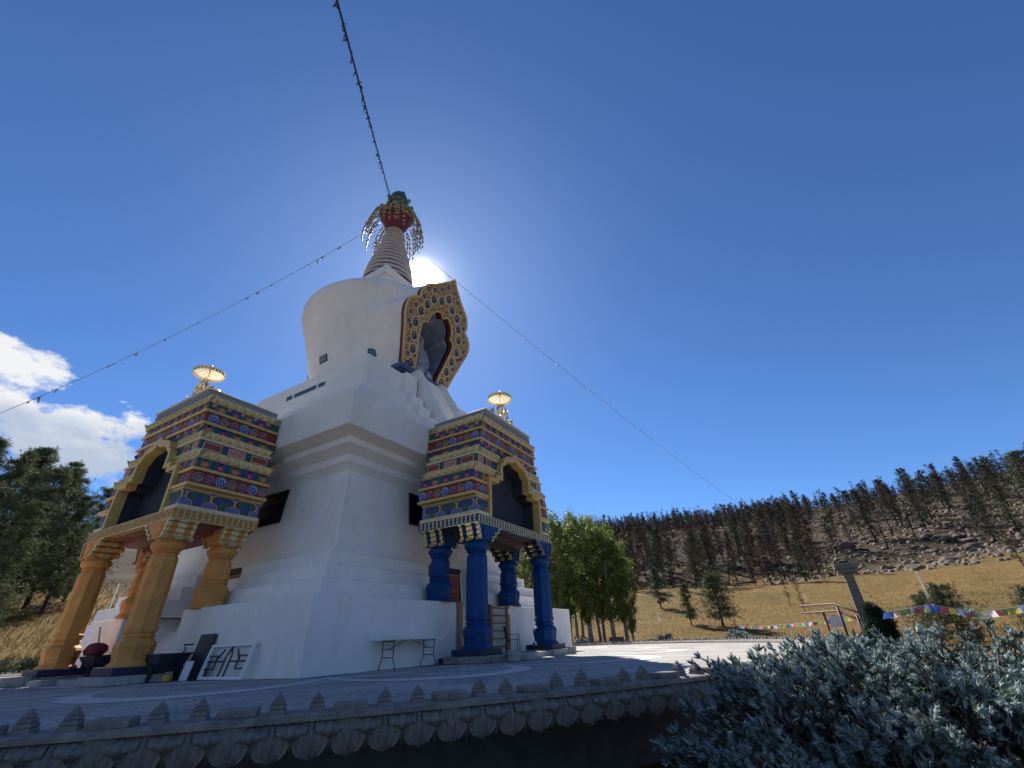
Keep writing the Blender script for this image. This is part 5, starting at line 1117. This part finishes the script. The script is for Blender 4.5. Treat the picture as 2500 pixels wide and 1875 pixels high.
def spruce(label, centre, rx, ry, hz, nbr, per, size, seed, group=None):
    rg = random.Random(seed); nr = np.random.default_rng(seed); t = thing('blue_spruce', label, 'bush', centre, 0, group); br = MB(); P, D, S = [], [], []
    view = (CAM - Vector(centre)); view.z = 0; view.normalize()
    for k in range(nbr):
        while True:
            th = rg.uniform(0, 2 * pi); ph = math.asin(rg.uniform(-.05, 1) ** 1.0 if rg.random() > .02 else .9)
            out = Vector((cos(th) * cos(ph), sin(th) * cos(ph), sin(ph)))
            if out.dot(view) > -.35 or rg.random() < .35: break
        sh = rg.choice((1.0, 1.0, .95, .88, .80)) * (1 + .20 * mnoise.noise(out * 2.6 + Vector((seed, 0, 0))) + .22 * mnoise.noise(out * 5.5)) * rg.uniform(.94, 1.04)
        if mnoise.noise(Vector((out.x * 3.4, out.y * 3.4, out.z * 6.5)) + Vector((3.3, seed, 0))) < -.14: sh *= rg.uniform(.72, .86)
        tip = Vector((out.x * rx, out.y * ry, out.z * hz)) * sh
        d = (Vector((out.x, out.y, out.z * .5 + .25)) + Vector((rg.gauss(0, .3), rg.gauss(0, .3), rg.gauss(0, .18)))).normalized(); L_b = rg.uniform(.30, .5) * size / .1
        base = tip - d * L_b; br.tube([base - d * L_b * .9, base, tip], [.009, .006, .003], 3, cap=False)
        for q in range(per):                              # a rosette of short shoots at the tip and a few along the twig
            w = Vector((rg.gauss(0, 1), rg.gauss(0, 1), rg.gauss(0, .8))); u = 0.0 if q < per * .6 else rg.uniform(.15, .6)
            P.append(tip - d * (size * .35 + L_b * u) + w * size * .12); D.append((d * .95 + w * .55 + Vector((0, 0, .18))).normalized()); S.append(size * rg.uniform(.75, 1.3))
    br.build('branches', BARK, t)
    X, Y, Z = frames(D, nr, S); n_ = len(P); fat = nr.uniform(1.0, 1.6, n_)[:, None]; X *= fat; Y *= fat; Z *= nr.uniform(.75, 1.3, n_)[:, None]
    mi = np.where(nr.random(n_) < .09, 3, nr.choice(3, n_, p=(.5, .28, .22)))
    c = obj('foliage', inst_mesh('foliage', SHOOT, [SPRU, SPRU2, SPRU3, SPRU4], P, X, Y, Z, mi), t); c['kind'] = 'stuff'
    m = MB(); m.lathe([(.9, -.05), (1.0, .15), (.95, .4), (.75, .7), (.4, .92), (.05, 1.0)], 28, rib=lambda t_, k_: 1 + .08 * sin(3 * t_ + k_)); m.v = [(x * rx * .70, y * ry * .70, z * hz * .72) for x, y, z in m.v]; m.build('inner_shade_shell', SPRD, t, True)  # solid dark shell, added as painted shade behind the gaps between shoots
    return t
spruce('large spreading blue spruce in the right foreground below the deck', tuple(polar(-5.4, 5.5, -1.0)), 1.85, 1.98, 1.44, 6600, 7, .048, 12)
spruce('upright tip of blue spruce rising behind the large spreading spruce', tuple(polar(4.0, 6.2, -1.0)), .5, .5, 1.48, 560, 7, .05, 15)
for az, r, s_, lb in ((23.5, 46.5, 1.0, 'small blue spruce under the aspens beyond the far parapet'), (14.5, 47.5, .9, 'small blue spruce beyond the parapet near the meadow path'), (7.2, 48.5, .9, 'small blue spruce beyond the parapet left of the prayer flags')):
    p = gpos(az, r); spruce(lb, (p.x, p.y, p.z), 1.5 * s_, 1.5 * s_, 1.3 * s_, 150, 7, .20, int(az * 10))
# dark juniper beside the handrail
P, D, S = [], [], []; nr = np.random.default_rng(31); rg = random.Random(31)
jt = thing('juniper', 'dark green juniper beside the red handrail', 'bush', polar(-4.9, 22.0, -1.0)); jt.scale = (1.1, 1.1, 1.12)
for k in range(3800):
    th = rg.uniform(0, 6.28); z = rg.random() ** .8; rr = .48 * (1 - z ** 2.2 * .85) * sqrt(rg.uniform(.35, 1)) * (1 + .75 * mnoise.noise(Vector((cos(th) * 1.8, sin(th) * 1.8, z * 3.2)))); P.append((rr * cos(th), rr * sin(th), .1 + 1.72 * z)); D.append((cos(th), sin(th), 1.3)); S.append(rg.uniform(.10, .30))
X, Y, Z = frames(D, nr, S); obj('foliage', inst_mesh('foliage', SPRAY, [JUNI], P, X, Y, Z), jt); m = MB(); m.tube([(0, 0, -.1), (.03, 0, 1.2)], [.06, .02], 6); m.build('trunk', BARK, jt)

# ------------------------------------------------------------------ post, handrail, prayer flags, poles
POSTM = mat('weathered_post_stone', (0.13, 0.125, 0.115), 0.9, var=0.25, scale=5, bump=0.4, bscale=30)
t = thing('stone_lamp_post', 'leaning grey stone post with a stepped cap beyond the spruce', 'post', polar(-4.15, 24, -1.0)); t.scale = (1.12, 1.12, 1.11)
m = MB(); m.box(-.17, .17, -.17, .17, 0, 3.05, tx=.03, ty=.03, bev=.02); m.build('shaft', POSTM, t)
m = MB(); m.box(-.30, .30, -.30, .30, 3.05, 3.18, bev=.02); m.box(-.36, .36, -.36, .36, 3.18, 3.36, bev=.02); m.build('cap', POSTM, t)
m = MB(); m.box(-.16, .16, -.16, .16, 3.36, 3.46, bev=.02); m.build('burner', BLACKM, t)
RAILM = mat('red_steel', (0.09, 0.018, 0.014), 0.6, 0.0, var=0.15)
t = thing('handrail', 'dark red steel handrail with two rails leading down steps', 'handrail', polar(-1.5, 24.7, -1.0)); o0 = polar(-1.5, 24.7, -1.0)
rp = lambda az, el, r: polar(az, r * 1.3, CAM.z + r * 1.3 * math.tan(R(el))) - o0
for d_el in (0.0, -.62):
    m = MB(); m.tube([rp(.8, 1.7 + d_el, 20), rp(-2.1, 1.72 + d_el, 18.6), rp(-5.2, .15 + d_el, 17.4)], .035, 6); m.build('rail', RAILM, t, True)
for az, el, r in ((-1.0, 1.0, 19.2), (-2.3, 1.5, 18.5), (-3.6, .7, 18)):
    m = MB(); a = rp(az, el, r); m.tube([a, (a.x, a.y, 0)], .045, 6); m.build('rail_post', RAILM, t, True)
m = MB(); a = rp(-1.9, .25, 18.9); m.obox(a, (.02, .26, 0), (0, 0, .2), (.015, 0, 0)); m.build('sign_plate', WPAINT, t)
FC = [mat('flag_blue', (0.10, 0.20, 0.55), 0.8, transl=0.4), mat('flag_white', (0.72, 0.72, 0.72), 0.8, transl=0.4), mat('flag_red', (0.58, 0.12, 0.13), 0.8, transl=0.4), mat('flag_green', (0.20, 0.48, 0.16), 0.8, transl=0.4), mat('flag_yellow', (0.80, 0.62, 0.16), 0.8, transl=0.4)]
def flag_string(label, pts, n_, fw, fh, seed):
    rg = random.Random(seed); b = Vector((pts[0].x, pts[0].y, height(pts[0].x, pts[0].y))); t = thing('prayer_flags', label, 'prayer flags', b); pts = [p - b for p in pts]
    def at(u): u *= len(pts) - 1; i = min(int(u), len(pts) - 2); return pts[i].lerp(pts[i + 1], u - i)
    m = MB(); m.tube([at(i / 40) for i in range(41)], .012, 4); m.build('cord', FLAGC['pale'], t)
    for k in range(n_):
        u = (k + .5) / n_; p = at(u); d = (at(min(1, u + .01)) - at(max(0, u - .01))).normalized(); m = MB(); sw = rg.uniform(-.18, .18); off = Vector((sw, -sw * .5, 0)); vs = []
        for j in range(4):
            for i in range(4):
                a = (i / 3 - .5) * fw; w = j / 3; vs.append(p + d * a - Vector((0, 0, fh * w * rg.uniform(.93, 1.03))) + off * w + Vector((sin(i * 2 + k), cos(i * 1.7 + k), 0)) * .05 * w)
        m.add(vs, [(j * 4 + i, j * 4 + i + 1, j * 4 + i + 5, j * 4 + i + 4) for j in range(3) for i in range(3)]); m.build('flag', FC[k % 5] if rg.random() > .1 else FC[1], t, True)
ez = lambda az, el, r: polar(az, r * 1.15, CAM.z + r * 1.15 * math.tan(R(el)))
flag_string('low string of coloured prayer flags beyond the far parapet', [ez(6.9, .30, 30), ez(4.6, .12, 29), ez(2.5, .18, 28), ez(0, .28, 27), ez(-3.0, .50, 26)], 30, .25, .165, 3)
flag_string('string of coloured prayer flags sagging in front of the green pines', [ez(-5.9, .75, 17), ez(-7.6, .95, 17), ez(-9.2, 1.15, 17.2), ez(-10.6, .75, 17.4), ez(-12.2, .38, 17.6), ez(-14.2, .55, 17.8), ez(-16.5, .95, 18), ez(-19, 1.3, 18.2)], 34, .27, .175, 7)
def ribbon_pole(label, az, r, el_top, lean):
    b = gpos(az, r); top = CAM.z + r * math.tan(R(el_top)); t = thing('flag_pole', label, 'pole', b, 0, 'poles with pale ribbons'); h = top - b.z
    m = MB(); m.tube([(0, 0, -.3), (lean * h, -lean * h, h)], .03, 5); m.build('pole', WOOD, t)
    m = MB(); rg = random.Random(int(az * 100)); pts = [Vector((lean * h * u + rg.uniform(-.08, .08), -lean * h * u, h * u)) for u in (.98, .9, .8, .72, .62)]
    for a, b_ in zip(pts, pts[1:]): m.add([a + Vector((.07, -.07, 0)), a - Vector((.07, -.07, 0)), b_ - Vector((.06, -.06, .02)), b_ + Vector((.06, -.06, 0))], [(0, 1, 2, 3)])
    m.build('ribbon', FLAGC['pale'], t)
for a in (('thin pole with a pale ribbon in front of the broad green pine', -9.4, 41, 4.0, -.02), ('thin pole with a ribbon on the meadow above the handrail', .1, 62, 2.9, .0), ('thin pole with a ribbon beside the bushy young pine', 7.1, 58, 2.5, .0), ('slanting thin pole on the meadow right of the aspens', 14.7, 52, 2.1, .02)): ribbon_pole(*a)
m = MB(); m.box(-.5, .5, -.12, .12, 0, .62, bev=.02); p = polar(-12.1, 19.0, -1.0); o = m.build('concrete_block', CONC, loc=p, rotz=R(75)); tag(o, 'low grey concrete block behind the spruce at the far right', 'block')
t = thing('notice_board', 'low dark notice board under the aspens', 'sign', gpos(19.5, 46.5)); m = MB(); m.obox((0, 0, .95), (.25, -.6, 0), (.03, .01, 0), (0, 0, .35)); m.build('board', CARTP, t)
for s_ in (-1, 1): m = MB(); m.box(s_ * .2 - .04, s_ * .2 + .04, -s_ * .5 - .04, -s_ * .5 + .04, -.2, .62); m.build('leg', WOOD, t)
t = thing('guy_mast', 'slender pale mast with guy wires seen between the orange columns', 'mast', gpos(70.0, 44)); m = MB(); m.tube([(0, 0, -.3), (.2, .3, 6.2)], .05, 6); m.build('mast', WPAINT, t)
for d in ((2.5, -1.5), (-2.5, 1.5), (1.5, 2.5)): m = MB(); m.tube([(.18, .27, 5.6), (d[0], d[1], 0)], .02, 4); m.build('guy_wire', GREYM, t)
